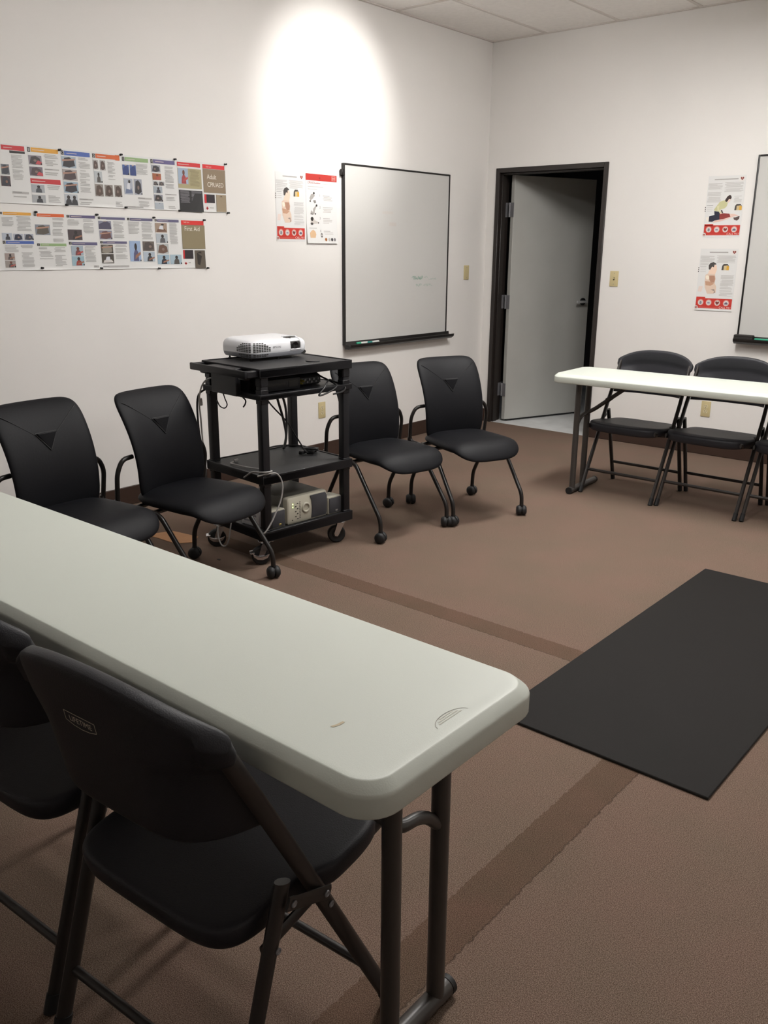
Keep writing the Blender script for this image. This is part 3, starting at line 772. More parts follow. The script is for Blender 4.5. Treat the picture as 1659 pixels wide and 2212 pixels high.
satellite(cl(.184, -.155, SZ), CT + math.radians(3), 'small grey cube speaker right of the subwoofer, above the cart wheel', (.30, .30, .28))
md = thing('modem', 'slim white modem standing upright at the left of the bottom cart shelf', 'modem', cl(-.248, -.075, SZ), CT + .1)
bm = newbm(); box(bm, (-.008, -.07, 0), (.008, .06, .10), .004, 2); obj('case', bm, M_white, md)
bm = newbm(); box(bm, (-.0088, -.05, .02), (-.0075, .04, .03)); box(bm, (-.0088, -.05, .05), (-.0075, .04, .06)); obj('vents', bm, M_grey, md, smooth=0)
bm = newbm(); box(bm, (-.10, -.07, 0), (.10, .07, .006), .001, 1); box(bm, (-.09, -.06, .006), (.095, .065, .011), .001, 1); o = obj('leaflets', bm, M_paper, smooth=0); o.location = cl(-.08, .135, SZ); o.rotation_euler = (0, 0, CT + .4); tag(o, 'thin pile of white leaflets at the back of the bottom cart shelf', 'papers')

# cables
def cable(name, pts, r, m, label, plug=None):
    bm = newbm(); P = curve_pts(pts, 7); tube(bm, P, r, 8)
    o = obj(name, bm, m, None); tag(o, label, 'cable')
    for q in plug or ():
        a, b, rr_ = q; bm = newbm(); tube(bm, [a, b], rr_, 8); obj('plug', bm, m, o)
    return o
cable('white_network_cable', cpath([(-.255, .165, .878), (-.285, .19, .868), (-.305, .215, .83), (-.312, .232, .76), (-.305, .236, .66), (-.300, .238, .55), (-.292, .235, .44), (-.30, .232, .36), (-.31, .235, .30)]), .0042, M_wirew, 'white cable hanging down the back left post of the cart', [(cl(-.262, .162, .879), cl(-.228, .15, .882), .0075)])
bm = newbm(); tube(bm, cpath([(-.307, .228, .772), (-.303, .23, .736)]), .0085, 8); o = obj('cable_clip', bm, M_wirew); tag(o, 'white clip holding the white cable to the cart post', 'clip')
cable('black_side_cable', cpath([(-.268, .222, .82), (-.312, .240, .78), (-.318, .243, .66), (-.308, .243, .55), (-.29, .240, .42), (-.292, .236, .30)]), .005, M_wire, 'black cable hanging beside the white cable on the back left cart post')
zz = .4585
cable('grey_speaker_cable', cpath([(-.215, .10, zz), (-.245, .08, zz), (-.25, .04, zz + .002), (-.235, -.04, zz), (-.222, -.12, zz + .003), (-.215, -.175, zz + .004), (-.232, -.238, zz + .016), (-.270, -.2445, zz + .018), (-.284, -.215, zz + .014), (-.29, -.16, zz + .006), (-.296, -.10, zz - .03)]), .004, M_wireg, 'grey cable looped around the front left cart post on the middle shelf', [(cl(-.212, .10, zz + .002), cl(-.185, .108, zz + .003), .0075)])
cable('long_grey_cable', cpath([(-.296, -.21, .455), (-.25, -.25, .468), (-.215, -.252, .462), (-.192, -.256, .43), (-.188, -.260, .385), (-.205, -.262, .325), (-.235, -.26, .27), (-.265, -.26, .225), (-.296, -.258, .19), (-.312, -.235, .17)]), .0038, M_wireg, 'long grey cable drooping from the middle shelf past the small left speaker')
cable('looped_grey_cable', cpath([(-.26, .03, .182), (-.29, .025, .184), (-.305, .02, .15), (-.31, .03, .09), (-.315, .05, .05), (-.318, .085, .045), (-.316, .115, .08), (-.308, .125, .14), (-.295, .12, .184), (-.26, .11, .183)]), .0034, M_wireg, 'thin grey cable hanging in a loop below the bottom cart shelf by the back wheel')
cable('thick_black_cable', cpath([(.10, .16, .803), (.13, .175, .72), (.165, .18, .62), (.175, .17, .53), (.155, .16, .47), (.15, .165, .463), (.17, .18, .47), (.185, .178, .55), (.190, .19, .68), (.15, .20, .803)]), .0065, M_wire, 'thick black cable hanging in a loop by the back right cart post')
cable('black_power_cable', cpath([(.02, .205, .81), (.10, .20, .70), (.19, .185, .60), (.24, .175, .52), (.265, .15, zz + .002), (.25, .12, zz), (.23, .08, zz), (.215, .055, zz)]), .0042, M_wire, 'thin black power cable running diagonally down to the middle cart shelf')
cable('shelf_edge_cable', cpath([(.06, .21, zz), (.12, .225, zz + .004), (.19, .215, zz + .004), (.26, .165, zz), (.262, .10, zz + .002), (.23, .05, zz)]), .0045, M_wire, 'black cable lying along the back edge of the middle cart shelf')
hp = thing('plug_bundle', 'tangled bundle of black plugs and leads on the right of the middle cart shelf', 'cable', cl(.205, .0, .4555), CT)
bm = newbm(); R_ = random.Random(3)
P = [(.06 * math.cos(k * 1.9) * (.5 + .5 * R_.random()), .035 * math.sin(k * 1.9) * (.5 + .5 * R_.random()), .008 + .022 * R_.random()) for k in range(14)]
tube(bm, curve_pts(P, 6), .0045, 8); obj('lead', bm, M_wire, hp)
for x, y, a in ((-.055, .005, .3), (-.02, -.02, 2.2), (.035, .012, .9)):
    bm = newbm(); box(bm, (-.02, -.011, 0), (.02, .011, .020), .005, 2); bmesh.ops.transform(bm, matrix=Matrix.Translation((x, y, 0)) @ Matrix.Rotation(a, 4, 'Z'), verts=bm.verts[:]); obj('plug', bm, M_black, hp)
cable('antenna_cable', cpath([(.16, -.10, .892), (.175, -.125, .872), (.20, -.17, .850), (.18, -.235, .835), (.12, -.245, .812), (.06, -.244, .803), (.10, -.24, .838), (.17, -.19, .862), (.225, -.165, .846), (.235, -.235, .826), (.21, -.2455, .806), (.15, -.246, .80)]), .0045, M_wire, 'black cable tangled over the right end of the shelf under the cart top', [(cl(.163, -.105, .889), cl(.152, -.085, .906), .0085)])
cable('hanging_black_loop', cpath([(-.285, .06, .815), (-.292, .035, .79), (-.292, .02, .765), (-.290, .045, .745), (-.286, .09, .748), (-.284, .12, .775)]), .003, M_wire, 'short black cable loop hanging under the left end of the cart shelf')
cable('short_black_tail', cpath([(-.27, -.08, .81), (-.262, -.09, .795), (-.255, -.075, .775), (-.255, -.06, .76)]), .0036, M_wire, 'short black cable tail hanging below the cart shelf near the front left post')

# brown card on the floor behind the chairs
bm = newbm()
pts = [(.56, -3.97), (.62, -3.83), (.80, -3.80), (.86, -3.87), (.80, -3.95), (.66, -3.955)]
prism(bm, pts, .0008, .0030, 2); o = obj('cardboard_sheet', bm, M_card, smooth=0); tag(o, 'orange-brown piece of cardboard on the carpet behind the chair castors', 'cardboard')

bm = newbm(); prism(bm, [(-.010, -.004), (.002, -.007), (.012, -.002), (.008, .005), (-.006, .004)], .0005, .0025, 2); o = obj('paper_scrap', bm, M_dark, smooth=0); o.location = (1.162, -3.955, 0); tag(o, 'tiny dark scrap on the carpet between the cart wheels and the near table', 'scrap')
# ---------------------------------------------------------------- wall plates
def plate(kind, loc, rz, label, cat):
    t = thing(kind, label, cat, loc, rz)                 # local -y faces the room
    bm = newbm(); box(bm, (-.0355, -.0065, -.0585), (.0355, 0, .0585), .003, 2); p = obj('cover_plate', bm, M_ivory, t)
    if kind == 'light_switch':
        bm = newbm(); box(bm, (-.006, -.0075, -.012), (.006, -.006, .012)); obj('switch_slot', bm, M_dark, p, smooth=0)
        bm = newbm(); box(bm, (-.0045, -.016, -.002), (.0045, -.006, .010), .002, 1); obj('toggle', bm, M_ivory, t)
    if kind == 'wall_outlet':
        for z in (-.0195, .0195):
            bm = newbm(); prism(bm, [(.0165 * math.cos(2 * PI * k / 20), z + max(-.0125, min(.0125, .0165 * math.sin(2 * PI * k / 20)))) for k in range(20)], -.0082, -.006, 1); s = obj('socket', bm, mat('socket_face', (.66, .58, .37), .4), t, smooth=0)
            bm = newbm()
            for x in (-.0062, .0062): box(bm, (x - .0013, -.0086, z + .0), (x + .0013, -.0081, z + .0085))
            lathe(bm, [(0, 0), (.0026, 0), (.0026, -.0005), (0, -.0005)], (0, -.0081, z - .0065), (0, 1, 0), 10); obj('slots', bm, M_dark, s, smooth=0)
    bm = newbm()
    for z in ((-.041, .041) if kind != 'wall_outlet' else (0,)): lathe(bm, [(0, 0), (.003, 0), (.002, -.0012), (0, -.0014)], (0, -.0065, z), (0, 1, 0), 10)
    obj('screws', bm, M_hinge, p)
plate('blank_plate', (0, -.270, 1.297), -PI / 2 + PI, 'beige blank wall plate to the right of the left whiteboard', 'wall plate')
plate('light_switch', (1.222, 0, 1.273), 0, 'beige light switch on the wall just right of the doorway', 'light switch')
plate('wall_outlet', (0, -2.029, .357), -PI / 2 + PI, 'beige power outlet low on the left wall behind the cart', 'outlet')
plate('wall_outlet', (2.052, 0, .348), 0, 'beige power outlet low on the back wall behind the folding chairs', 'outlet')

# ---------------------------------------------------------------- whiteboards
def whiteboard(loc, rz, w_, h_, tray_, label):
    t = thing('whiteboard', label, 'whiteboard', loc, rz)     # origin: lower left corner on the wall, local x right, -y to the room
    bm = newbm(); box(bm, (.006, -.020, .006), (w_ - .006, -.010, h_ - .006)); obj('writing_surface', bm, M_board, t, smooth=0)
    bm = newbm()
    for lo, hi in (((0, -.026, 0), (.012, 0, h_)), ((w_ - .012, -.026, 0), (w_, 0, h_)), ((.012, -.026, h_ - .012), (w_ - .012, 0, h_)), ((.012, -.026, 0), (w_ - .012, 0, .014))): box(bm, lo, hi, .003, 2)
    box(bm, (.012, -.010, .014), (w_ - .012, -.002, h_ - .012)); obj('frame', bm, M_alu, t)
    bm = newbm(); x0, x1 = tray_
    prism(bm, [(-.024, -.028), (-.024, .026), (-.030, .026), (-.034, .004), (-.078, .0), (-.084, .010), (-.089, .008), (-.084, -.012), (-.06, -.028)], x0, x1, 0, .0015)
    for v in bm.verts: pass
    obj('pen_tray', bm, M_alu, t)
    return t
wb = whiteboard((0, -1.8034, .805), PI / 2, 1.2427, 1.2458, (0.0, 1.268), 'framed whiteboard on the left wall between the posters and the corner')
bm = newbm(); box(bm, (-.022, -.030, 1.165), (.0, -.006, 1.205), .003, 1); obj('hanging_clip', bm, M_alu, wb)
ink = Ink((0, -.0202, 0), (1, 0, 0), (0, 0, 1), (0, -1, 0))      # faded handwriting
R_ = random.Random(5)
def scrawl(x, y, wd, hgt, n, col, th):
    px, py = x, y
    for k in range(n):
        qx = x + wd * (k + 1) / n; qy = y + hgt * (R_.random() - .5)
        dx, dy = qx - px, qy - py; l = math.hypot(dx, dy); nx, ny = -dy / l * th, dx / l * th
        ink.poly([(px + nx, py + ny), (qx + nx, qy + ny), (qx - nx, qy - ny), (px - nx, py - ny)], col, .0004)
        px, py = qx, qy
scrawl(.775, .462, .14, .032, 34, '8fae9f', .0022); scrawl(.93, .464, .05, .018, 9, 'a2b3a9', .0018); scrawl(.99, .452, .10, .018, 18, 'a6b3ab', .0016)
scrawl(.83, .408, .07, .022, 14, '9bb0a5', .002); scrawl(.92, .406, .12, .022, 20, 'a0b2a8', .0018)
ink.build('faded_writing', wb); ink = Ink((0, -.0202, 0), (1, 0, 0), (0, 0, 1), (0, -1, 0))
ink.rect(.42, .925, .54, .945, 'c4c0bb', .0003); ink.rect(.50, .842, .58, .868, 'c2bdb8', .0003)
ink.build('wiped_smear', wb)
def marker(loc, rz, m1, m2, label, ln=.125):
    t = thing('marker_pen', label, 'marker', loc, rz, 'marker pens on the whiteboard trays')
    bm = newbm(); lathe(bm, [(0, 0), (.007, 0), (.0078, .003), (.0078, ln - .045), (0, ln - .045)], (0, 0, .008), (1, 0, 0), 12); obj('barrel', bm, m1, t)
    bm = newbm(); lathe(bm, [(0, ln - .045), (.0088, ln - .045), (.0085, ln - .004), (.006, ln), (0, ln)], (0, 0, .008), (1, 0, 0), 12); obj('cap', bm, m2, t)
marker((.055, -1.585, .8078), PI / 2 + PI, M_mwhite, M_green, 'green-capped marker at the left end of the left whiteboard tray')
marker((.064, -1.470, .8075), PI / 2 + PI, M_mwhite, M_teal, 'teal-capped marker in the middle of the left whiteboard tray')
# right-hand board, cut by the frame
wr = whiteboard((2.222, 0, .878), 0, 1.245, 1.238, (-.004, 1.25), 'framed whiteboard on the back wall cut off by the right picture edge')
er = thing('board_eraser', 'dark felt eraser on the left end of the right whiteboard tray', 'eraser', (2.285, -.058, .881), 0)
bm = newbm(); box(bm, (-.066, -.024, 0), (.066, .024, .022), .003, 1); obj('felt_pad', bm, M_eraser, er)
bm = newbm(); box(bm, (-.066, -.025, .020), (.066, .025, .034), .005, 2); obj('grip', bm, M_eraser, er)
marker((2.36, -.058, .8808), 0, M_green, M_green, 'bright green marker beside the eraser on the right whiteboard tray')

# ---------------------------------------------------------------- posters
def parse(ink, s, y0, flip):
    """rows of printed areas in wall coordinates: R colour block, P photograph, T lines of text, X red cross."""
    for i, l in enumerate(s.strip().splitlines()):
        t = l.split(); k = t[0]; ink.lift = .0004 + i * 1.2e-5
        if k == 'X':
            x, z, r = map(float, t[1:4]); x -= y0
            ink.rect(x - r, z - r * .34, x + r, z + r * .34, 'c8242c', .0012); ink.rect(x - r * .34, z - r, x + r * .34, z + r, 'c8242c', .0012); continue
        x0, z0, x1, z1 = map(float, t[1:5]); x0 -= y0; x1 -= y0
        if k == 'R':
            ink.rect(x0, z1, x1, z0, t[5], .0006, max(1, int((x1 - x0) / .05)))
            if len(t) > 6: ink.text(t[6], (x0 + x1) / 2, z1 + (z0 - z1) * .2, (z0 - z1) * .85, 'd8d6d2', .0012, .8, 'CENTER')
            elif x1 - x0 > .1 and z0 - z1 < .03 and t[5] != 'dc3236': ink.lines(x0 + .008, z0 - (z0 - z1) * .45, x0 + (x1 - x0) * .5, z1 + (z0 - z1) * .25, 'd9c8c2', .005, .001, i, .45)
        elif k == 'T':
            c = {'b': '8f8d8c', 'd': '918867', 'l': '77757a'}.get(t[5] if len(t) > 5 else '', 'b3b2b0')
            if len(t) > 5 and t[5] == 'b': ink.rect(x0, z1, x1, z0, 'b4b2b0', .0006); ink.lines(x0 + .004, z0 - .001, x0 + (x1 - x0) * .6, z1 + .001, c, .005, .0009, i)
            else: ink.lines(x0, z0, x1, z1, c, .0062, .0009, i, .55)
        elif k == 'P':
            ink.rect(x0, z1, x1, z0, t[5], .0006); w_, h_ = x1 - x0, z0 - z1; R = random.Random(i); fig = t[7] if len(t) > 7 else '3c3a3c'; pat = t[6]
            X = lambda a: x0 + a * w_
            Z = lambda b: z1 + b * h_
            lightc, skin = 'c9cdd2', '9a6e58'
            if pat in 'fro2':                            # figure(s): head and shoulders
                for cx in ((.3, .75) if pat == '2' else (.55,)):
                    ink.disc(X(cx), Z(.72), w_ * .12, h_ * .17, '332e2e' if pat != 'o' else '6e4438', .0009)
                    ink.poly([(X(cx - .24), Z(.02)), (X(cx + .24), Z(.02)), (X(cx + .2), Z(.45)), (X(cx + .06), Z(.6)), (X(cx - .08), Z(.58)), (X(cx - .2), Z(.4))], fig, .0008)
                if pat in 'ro': ink.poly([(X(.45), Z(.1)), (X(.98), Z(.35)), (X(.95), Z(.48)), (X(.5), Z(.3))], 'b8544c' if pat == 'o' else skin, .001)
            elif pat in 'kcsh':                          # close-up: dark mass with a paler band
                ink.poly([(X(.06), Z(.12)), (X(.5), Z(.02)), (X(.92), Z(.2)), (X(.86), Z(.7)), (X(.55), Z(.94)), (X(.2), Z(.85))], fig, .0008)
                if pat in 'ch': ink.poly([(X(.05), Z(.55)), (X(.95), Z(.72)), (X(.92), Z(.86)), (X(.45), Z(.74)), (X(.05), Z(.72))], 'b28a78', .001)
                else: ink.disc(X(.35 + .3 * R.random()), Z(.45), w_ * .12, h_ * .14, '8a6656' if pat == 's' else '86736c', .001, 10)
            elif pat == 'n':
                ink.poly([(X(0), Z(0)), (X(1), Z(0)), (X(.9), Z(.75)), (X(.6), Z(1)), (X(.3), Z(.8)), (X(.05), Z(.6))], fig, .0008); ink.disc(X(.5), Z(.96), w_ * .18, h_ * .06, 'b9a79c', .001, 10)
            elif pat == 'w':
                ink.poly([(X(.1), Z(.05)), (X(.95), Z(.1)), (X(.8), Z(.4)), (X(.2), Z(.35))], fig, .0008); ink.poly([(X(.3), Z(.35)), (X(.7), Z(.3)), (X(.65), Z(.75)), (X(.4), Z(.7))], 'd4d6dc', .001); ink.disc(X(.62), Z(.82), w_ * .13, h_ * .1, '37322f', .0012, 12)
            if len(t) > 8: ink.poly([(X(.5), Z(.1)), (X(1), Z(0)), (X(1), Z(.3)), (X(.7), Z(.5))], 'c4525a', .0012)
            if i % 3 == 0: ink.disc(x1 - .004, z1 + .005, .004, .005, '262424', .0014, 8)
UP = '''R -4.248 1.961 -4.127 1.939 c8343a
R -4.207 1.937 -4.126 1.926 2c2826
T -4.2 1.918 -4.141 1.8
T -4.214 1.747 -4.126 1.736 b
T -4.209 1.726 -4.138 1.714
P -4.259 1.872 -4.217 1.824 6c7178 c 40444c
P -4.266 1.817 -4.217 1.769 5a4a4c s 3a3c44
R -4.112 1.961 -4.097 1.939 2c2826 B
R -4.093 1.961 -3.944 1.94 e0a43c
P -4.11 1.924 -4.039 1.88 8d8890 k 4a4446 r
P -4.11 1.87 -4.039 1.827 77707a k 54494c r
T -4.026 1.934 -3.945 1.913
T -4.02 1.908 -3.951 1.877
T -4.028 1.865 -3.947 1.859 b
T -4.026 1.849 -3.954 1.831
R -4.111 1.814 -3.945 1.791 c4343a
P -4.11 1.786 -4.038 1.747 a9adb2 f 4c5056
P -4.111 1.736 -4.037 1.698 a8abae f 44464a
T -4.022 1.785 -3.948 1.762
T -4.021 1.736 -3.953 1.7
R -3.928 1.96 -3.913 1.94 2c2826 C
R -3.91 1.96 -3.761 1.938 4c66ae
P -3.929 1.933 -3.846 1.878 a4b2be h 38363a
P -3.93 1.87 -3.845 1.816 a9a2a0 h 504446
P -3.928 1.809 -3.845 1.755 9ab0c0 h 38353c
P -3.93 1.748 -3.854 1.693 b9bec4 2 3c3c40
T -3.831 1.932 -3.763 1.878
T -3.83 1.87 -3.768 1.832
T -3.831 1.827 -3.772 1.79
T -3.833 1.785 -3.771 1.759
T -3.845 1.729 -3.762 1.722 b
T -3.842 1.713 -3.773 1.695
R -3.746 1.959 -3.73 1.939 2c2826 D
R -3.727 1.96 -3.6 1.938 d4652f
P -3.746 1.928 -3.715 1.881 a7a4a2 k 5b4a44
P -3.704 1.929 -3.671 1.879 a7a4a2 k 5b4a44
P -3.744 1.872 -3.696 1.815 b8bdc0 f 55504c
P -3.745 1.807 -3.695 1.746 8d8680 k 5c4c44
P -3.686 1.807 -3.636 1.747 8d8680 k 54453e
P -3.625 1.808 -3.579 1.747 8d8680 k 54453e
R -3.607 1.962 -3.58 1.935 d4652f
T -3.658 1.924 -3.611 1.831
T -3.624 1.73 -3.581 1.694
R -3.564 1.957 -3.55 1.936 2c2826 E
R -3.547 1.957 -3.395 1.937 93b07c
P -3.565 1.917 -3.524 1.865 4c66a0 n 35477e
P -3.518 1.918 -3.479 1.864 4c66a0 n 35477e
P -3.563 1.846 -3.507 1.764 aab0bc w 6c7894
P -3.498 1.847 -3.447 1.765 a0a4b0 k 3c3a3e
T -3.477 1.927 -3.402 1.871
T -3.479 1.751 -3.387 1.742 b
T -3.474 1.731 -3.404 1.7
T -3.56 1.702 -3.447 1.695 b
R -3.379 1.959 -3.365 1.937 2c2826 F
R -3.362 1.959 -3.214 1.938 68608c
P -3.376 1.929 -3.316 1.892 9a9ca4 k 3c3a40
P -3.372 1.885 -3.314 1.85 a2603f o a85442
P -3.37 1.843 -3.338 1.821 b0b4b8 k 504c4c
P -3.333 1.843 -3.295 1.821 a0a0a2 k 544e4c
P -3.371 1.816 -3.311 1.78 a4acb4 f 484a54
P -3.37 1.772 -3.311 1.735 8c8f98 k 3c3836
P -3.368 1.729 -3.309 1.693 a8b0b8 r 4a4a50
T -3.286 1.933 -3.225 1.807
T -3.293 1.779 -3.213 1.773 b
T -3.287 1.762 -3.218 1.734
T -3.274 1.713 -3.22 1.696
R -3.198 1.958 -3.031 1.936 d03236
R -3.196 1.926 -3.026 1.816 aaa07c
P -3.194 1.926 -3.123 1.839 9fb0c4 o a4484a
T -3.11 1.92 -3.037 1.828 d
R -3.194 1.806 -3.024 1.686 262527
T -3.186 1.803 -3.118 1.734 l
T -3.105 1.801 -3.03 1.734 l
R -3.014 1.958 -2.848 1.935 dc3236
R -3.013 1.933 -2.844 1.8 8e7c66
R -3.01 1.79 -2.932 1.742 2a2228
R -3.01 1.79 -2.995 1.74 c8282e
P -2.921 1.791 -2.844 1.693 9c8c74 k 5a4a3c
X -2.992 1.711 0.009
T -2.976 1.717 -2.941 1.707'''
LOW = '''R -4.291 1.647 -4.28 1.636 2c2826 B
R -4.276 1.648 -4.127 1.634 e2a544
T -4.286 1.623 -4.223 1.578
T -4.208 1.629 -4.132 1.556
P -4.293 1.547 -4.24 1.514 b4bcc8 f 3c3e48
P -4.234 1.545 -4.183 1.512 b0b4c0 k 2c3040
P -4.177 1.545 -4.126 1.514 a8acb8 k 40424c
R -4.293 1.51 -4.279 1.495 2c2826 C
R -4.276 1.51 -4.127 1.495 4a65ae
T -4.285 1.487 -4.212 1.453
T -4.2 1.491 -4.134 1.379
P -4.291 1.45 -4.238 1.417 a0928c r 544c4c
P -4.292 1.414 -4.237 1.38 9c948e o 5a5250
R -4.112 1.645 -4.099 1.632 2c2826 D
R -4.096 1.646 -3.944 1.631 d8602c
T -4.012 1.626 -3.948 1.581
T -4.017 1.571 -3.956 1.503
P -4.112 1.592 -4.03 1.541 868c96 c 5c564e
R -4.11 1.499 -4.096 1.486 2c2826 E
R -4.093 1.499 -3.945 1.485 94b07e
T -4.103 1.481 -4.027 1.418
T -4.017 1.48 -3.951 1.382
R -3.929 1.644 -3.914 1.631 2c2826 F
R -3.912 1.644 -3.761 1.63 60587c
T -3.927 1.623 -3.859 1.59
T -3.835 1.624 -3.771 1.552
P -3.93 1.571 -3.847 1.518 4c4244 r 3a3236
R -3.929 1.508 -3.914 1.494 2c2826 G
R -3.912 1.507 -3.76 1.492 646080
P -3.919 1.488 -3.848 1.438 a2b0bc o 7a4444
P -3.92 1.435 -3.847 1.386 98b4c0 r 9a4640
T -3.839 1.486 -3.773 1.403
T -3.792 1.386 -3.76 1.375 b
R -3.743 1.641 -3.728 1.629 2c2826 H
R -3.726 1.64 -3.629 1.629 64607f
P -3.743 1.62 -3.664 1.576 8c8c9c n 504c60
P -3.741 1.57 -3.663 1.524 8a8a9a c 6a4c4c
R -3.741 1.514 -3.726 1.502 2c2826 I
R -3.724 1.513 -3.641 1.501 64607f
P -3.739 1.496 -3.664 1.45 565048 c 908a80
P -3.739 1.446 -3.663 1.397 4c4640 w d0ccc8
T -3.736 1.384 -3.657 1.375 b
R -3.695 1.64 -3.574 1.627 64607f
T -3.651 1.618 -3.586 1.53
R -3.707 1.514 -3.572 1.501 64607f
T -3.65 1.496 -3.574 1.418
T -3.702 1.385 -3.568 1.374 b
R -3.559 1.64 -3.545 1.627 2c2826 J
R -3.542 1.64 -3.392 1.626 64607f
T -3.555 1.62 -3.483 1.554
T -3.468 1.62 -3.396 1.525
P -3.557 1.517 -3.484 1.406 9ab0d0 r 5a5a7a
P -3.469 1.516 -3.391 1.464 6c625c k 504844
P -3.468 1.459 -3.391 1.405 b0bcc8 r 3c4044
R -3.377 1.639 -3.363 1.626 2c2826 K
R -3.361 1.638 -3.209 1.624 64607f
P -3.377 1.618 -3.295 1.566 a08c7c w 74584a
P -3.374 1.56 -3.294 1.508 b4bcc2 f 5c5c60
P -3.372 1.503 -3.292 1.448 b0b4b4 k 6c5448
P -3.373 1.443 -3.291 1.39 9cb4c4 r 2c303c
P -3.284 1.443 -3.202 1.389 a4b8c4 f 54504c
T -3.278 1.62 -3.222 1.5
R -3.192 1.637 -3.027 1.612 d8332f
R -3.191 1.611 -3.021 1.476 8c8064
R -3.189 1.469 -3.115 1.419 2a2228
R -3.189 1.469 -3.178 1.42 c8282e
P -3.104 1.468 -3.027 1.364 5c5348 k 2c2622
X -3.173 1.393 0.008
T -3.156 1.4 -3.124 1.389'''
def banner(y0, y1, z0, z1, rows, title, label, pins, folds):
    t = thing('wall_poster', label, 'poster', (0.0, y0, 0), 0, 'first aid fold-out posters')
    L = y1 - y0
    def bow(x, z):
        ph = (x % folds) / folds
        return .0035 + .004 * math.sin(PI * ph) ** 2 * max(0, (z0 + .006 - z) / .006)
    ink = Ink((0, 0, 0), (0, 1, 0), (0, 0, 1), (1, 0, 0)); ink.bow = lambda x, z: bow(x, z)
    bm = newbm(); n = max(24, int(L / .022)); zs = [z0, z0 + .003, z0 + .006, z0 + .02, (z0 + z1) / 2, z1]
    F = [[bm.verts.new((bow(L * i / n, z) + .0002, L * i / n, z)) for z in zs] for i in range(n + 1)]
    B = [[bm.verts.new((bow(L * i / n, z) - .0004, L * i / n, z)) for z in zs] for i in range(n + 1)]
    m = len(zs) - 1
    for i in range(n):
        for j in range(m):
            bm.faces.new((F[i][j], F[i + 1][j], F[i + 1][j + 1], F[i][j + 1])); bm.faces.new((B[i][j], B[i][j + 1], B[i + 1][j + 1], B[i + 1][j]))
        bm.faces.new((F[i][0], B[i][0], B[i + 1][0], F[i + 1][0])); bm.faces.new((F[i][m], F[i + 1][m], B[i + 1][m], B[i][m]))
    obj('sheet', bm, M_paper, t)
    parse(ink, rows, y0, False)
    ink.lift = .0022
    for s, y, z, size in title: ink.text(s, y - y0, z, size, 'ece6da', .0008, .86)
    ink.build('print', t)
    for y, z in pins:
        bm = newbm(); lathe(bm, [(0, 0), (.006, 0), (.006, .002), (.003, .004), (.003, .010), (.0055, .014), (.005, .017), (0, .018)], (.004, y - y0, z), (1, 0, 0), 12); obj('push_pin', bm, M_rubber, t)
banner(-4.62, -2.838, 1.690, 1.968, UP, [('Adult', -2.985, 1.878, .037), ('CPR/AED', -2.985, 1.834, .036), ('Skills Card', -2.99, 1.9415, .011)], 'long upper wall poster ending in the panel Adult CPR/AED',
       [(-3.937, 1.961), (-3.572, 1.966), (-3.214, 1.969), (-2.842, 1.968), (-2.835, 1.689), (-3.20, 1.690), (-3.565, 1.694), (-3.925, 1.694)], .3647)
banner(-4.62, -3.02, 1.366, 1.648, LOW, [('First Aid', -3.172, 1.578, .038), ('Skills Card', -3.175, 1.623, .011)], 'long lower wall poster ending in the panel First Aid',
       [(-4.103, 1.652), (-3.752, 1.650), (-3.385, 1.646), (-3.025, 1.642), (-3.015, 1.364), (-3.37, 1.366), (-3.75, 1.371), (-4.098, 1.376)], .3647)
KNEEL = [('3a2a28', [(0.5, 0.416), (0.519, 0.378), (0.562, 0.333), (0.621, 0.311), (0.661, 0.326), (0.676, 0.356), (0.657, 0.382), (0.607, 0.378), (0.575, 0.416), (0.538, 0.423)]), ('e8cfc0', [(0.575, 0.416), (0.607, 0.378), (0.657, 0.382), (0.637, 0.416), (0.603, 0.438)]), ('c9c79a', [(0.227, 0.551), (0.309, 0.476), (0.375, 0.416), (0.496, 0.393), (0.538, 0.423), (0.59, 0.431), (0.574, 0.491), (0.517, 0.528), (0.431, 0.536), (0.374, 0.573), (0.273, 0.566)]), ('d8d4ac', [(0.311, 0.491), (0.372, 0.476), (0.368, 0.536), (0.452, 0.596), (0.418, 0.618), (0.337, 0.573)]), ('40322c', [(0.422, 0.558), (0.458, 0.551), (0.497, 0.603), (0.467, 0.61)]), ('e6c4b4', [(0.404, 0.603), (0.479, 0.603), (0.457, 0.622), (0.412, 0.619)]), ('24283a', [(0.248, 0.566), (0.375, 0.577), (0.411, 0.61), (0.414, 0.708), (0.278, 0.723), (0.225, 0.742), (0.118, 0.739), (0.124, 0.652), (0.264, 0.629)]), ('8e3630', [(0.4, 0.622), (0.516, 0.604), (0.662, 0.614), (0.697, 0.644), (0.749, 0.652), (0.677, 0.674), (0.592, 0.693), (0.414, 0.708)]), ('e4c4b8', [(0.668, 0.618), (0.781, 0.618), (0.936, 0.648), (0.837, 0.655), (0.757, 0.667), (0.595, 0.708), (0.412, 0.742), (0.24, 0.757), (0.297, 0.719), (0.47, 0.708), (0.7, 0.663)]), ('5a4a46', [(0.778, 0.678), (0.84, 0.674), (0.9, 0.659), (0.943, 0.655), (0.937, 0.7), (0.885, 0.727), (0.808, 0.715)]), ('ece4da', [(0.045, 0.67), (0.125, 0.659), (0.124, 0.738), (0.073, 0.73)])]
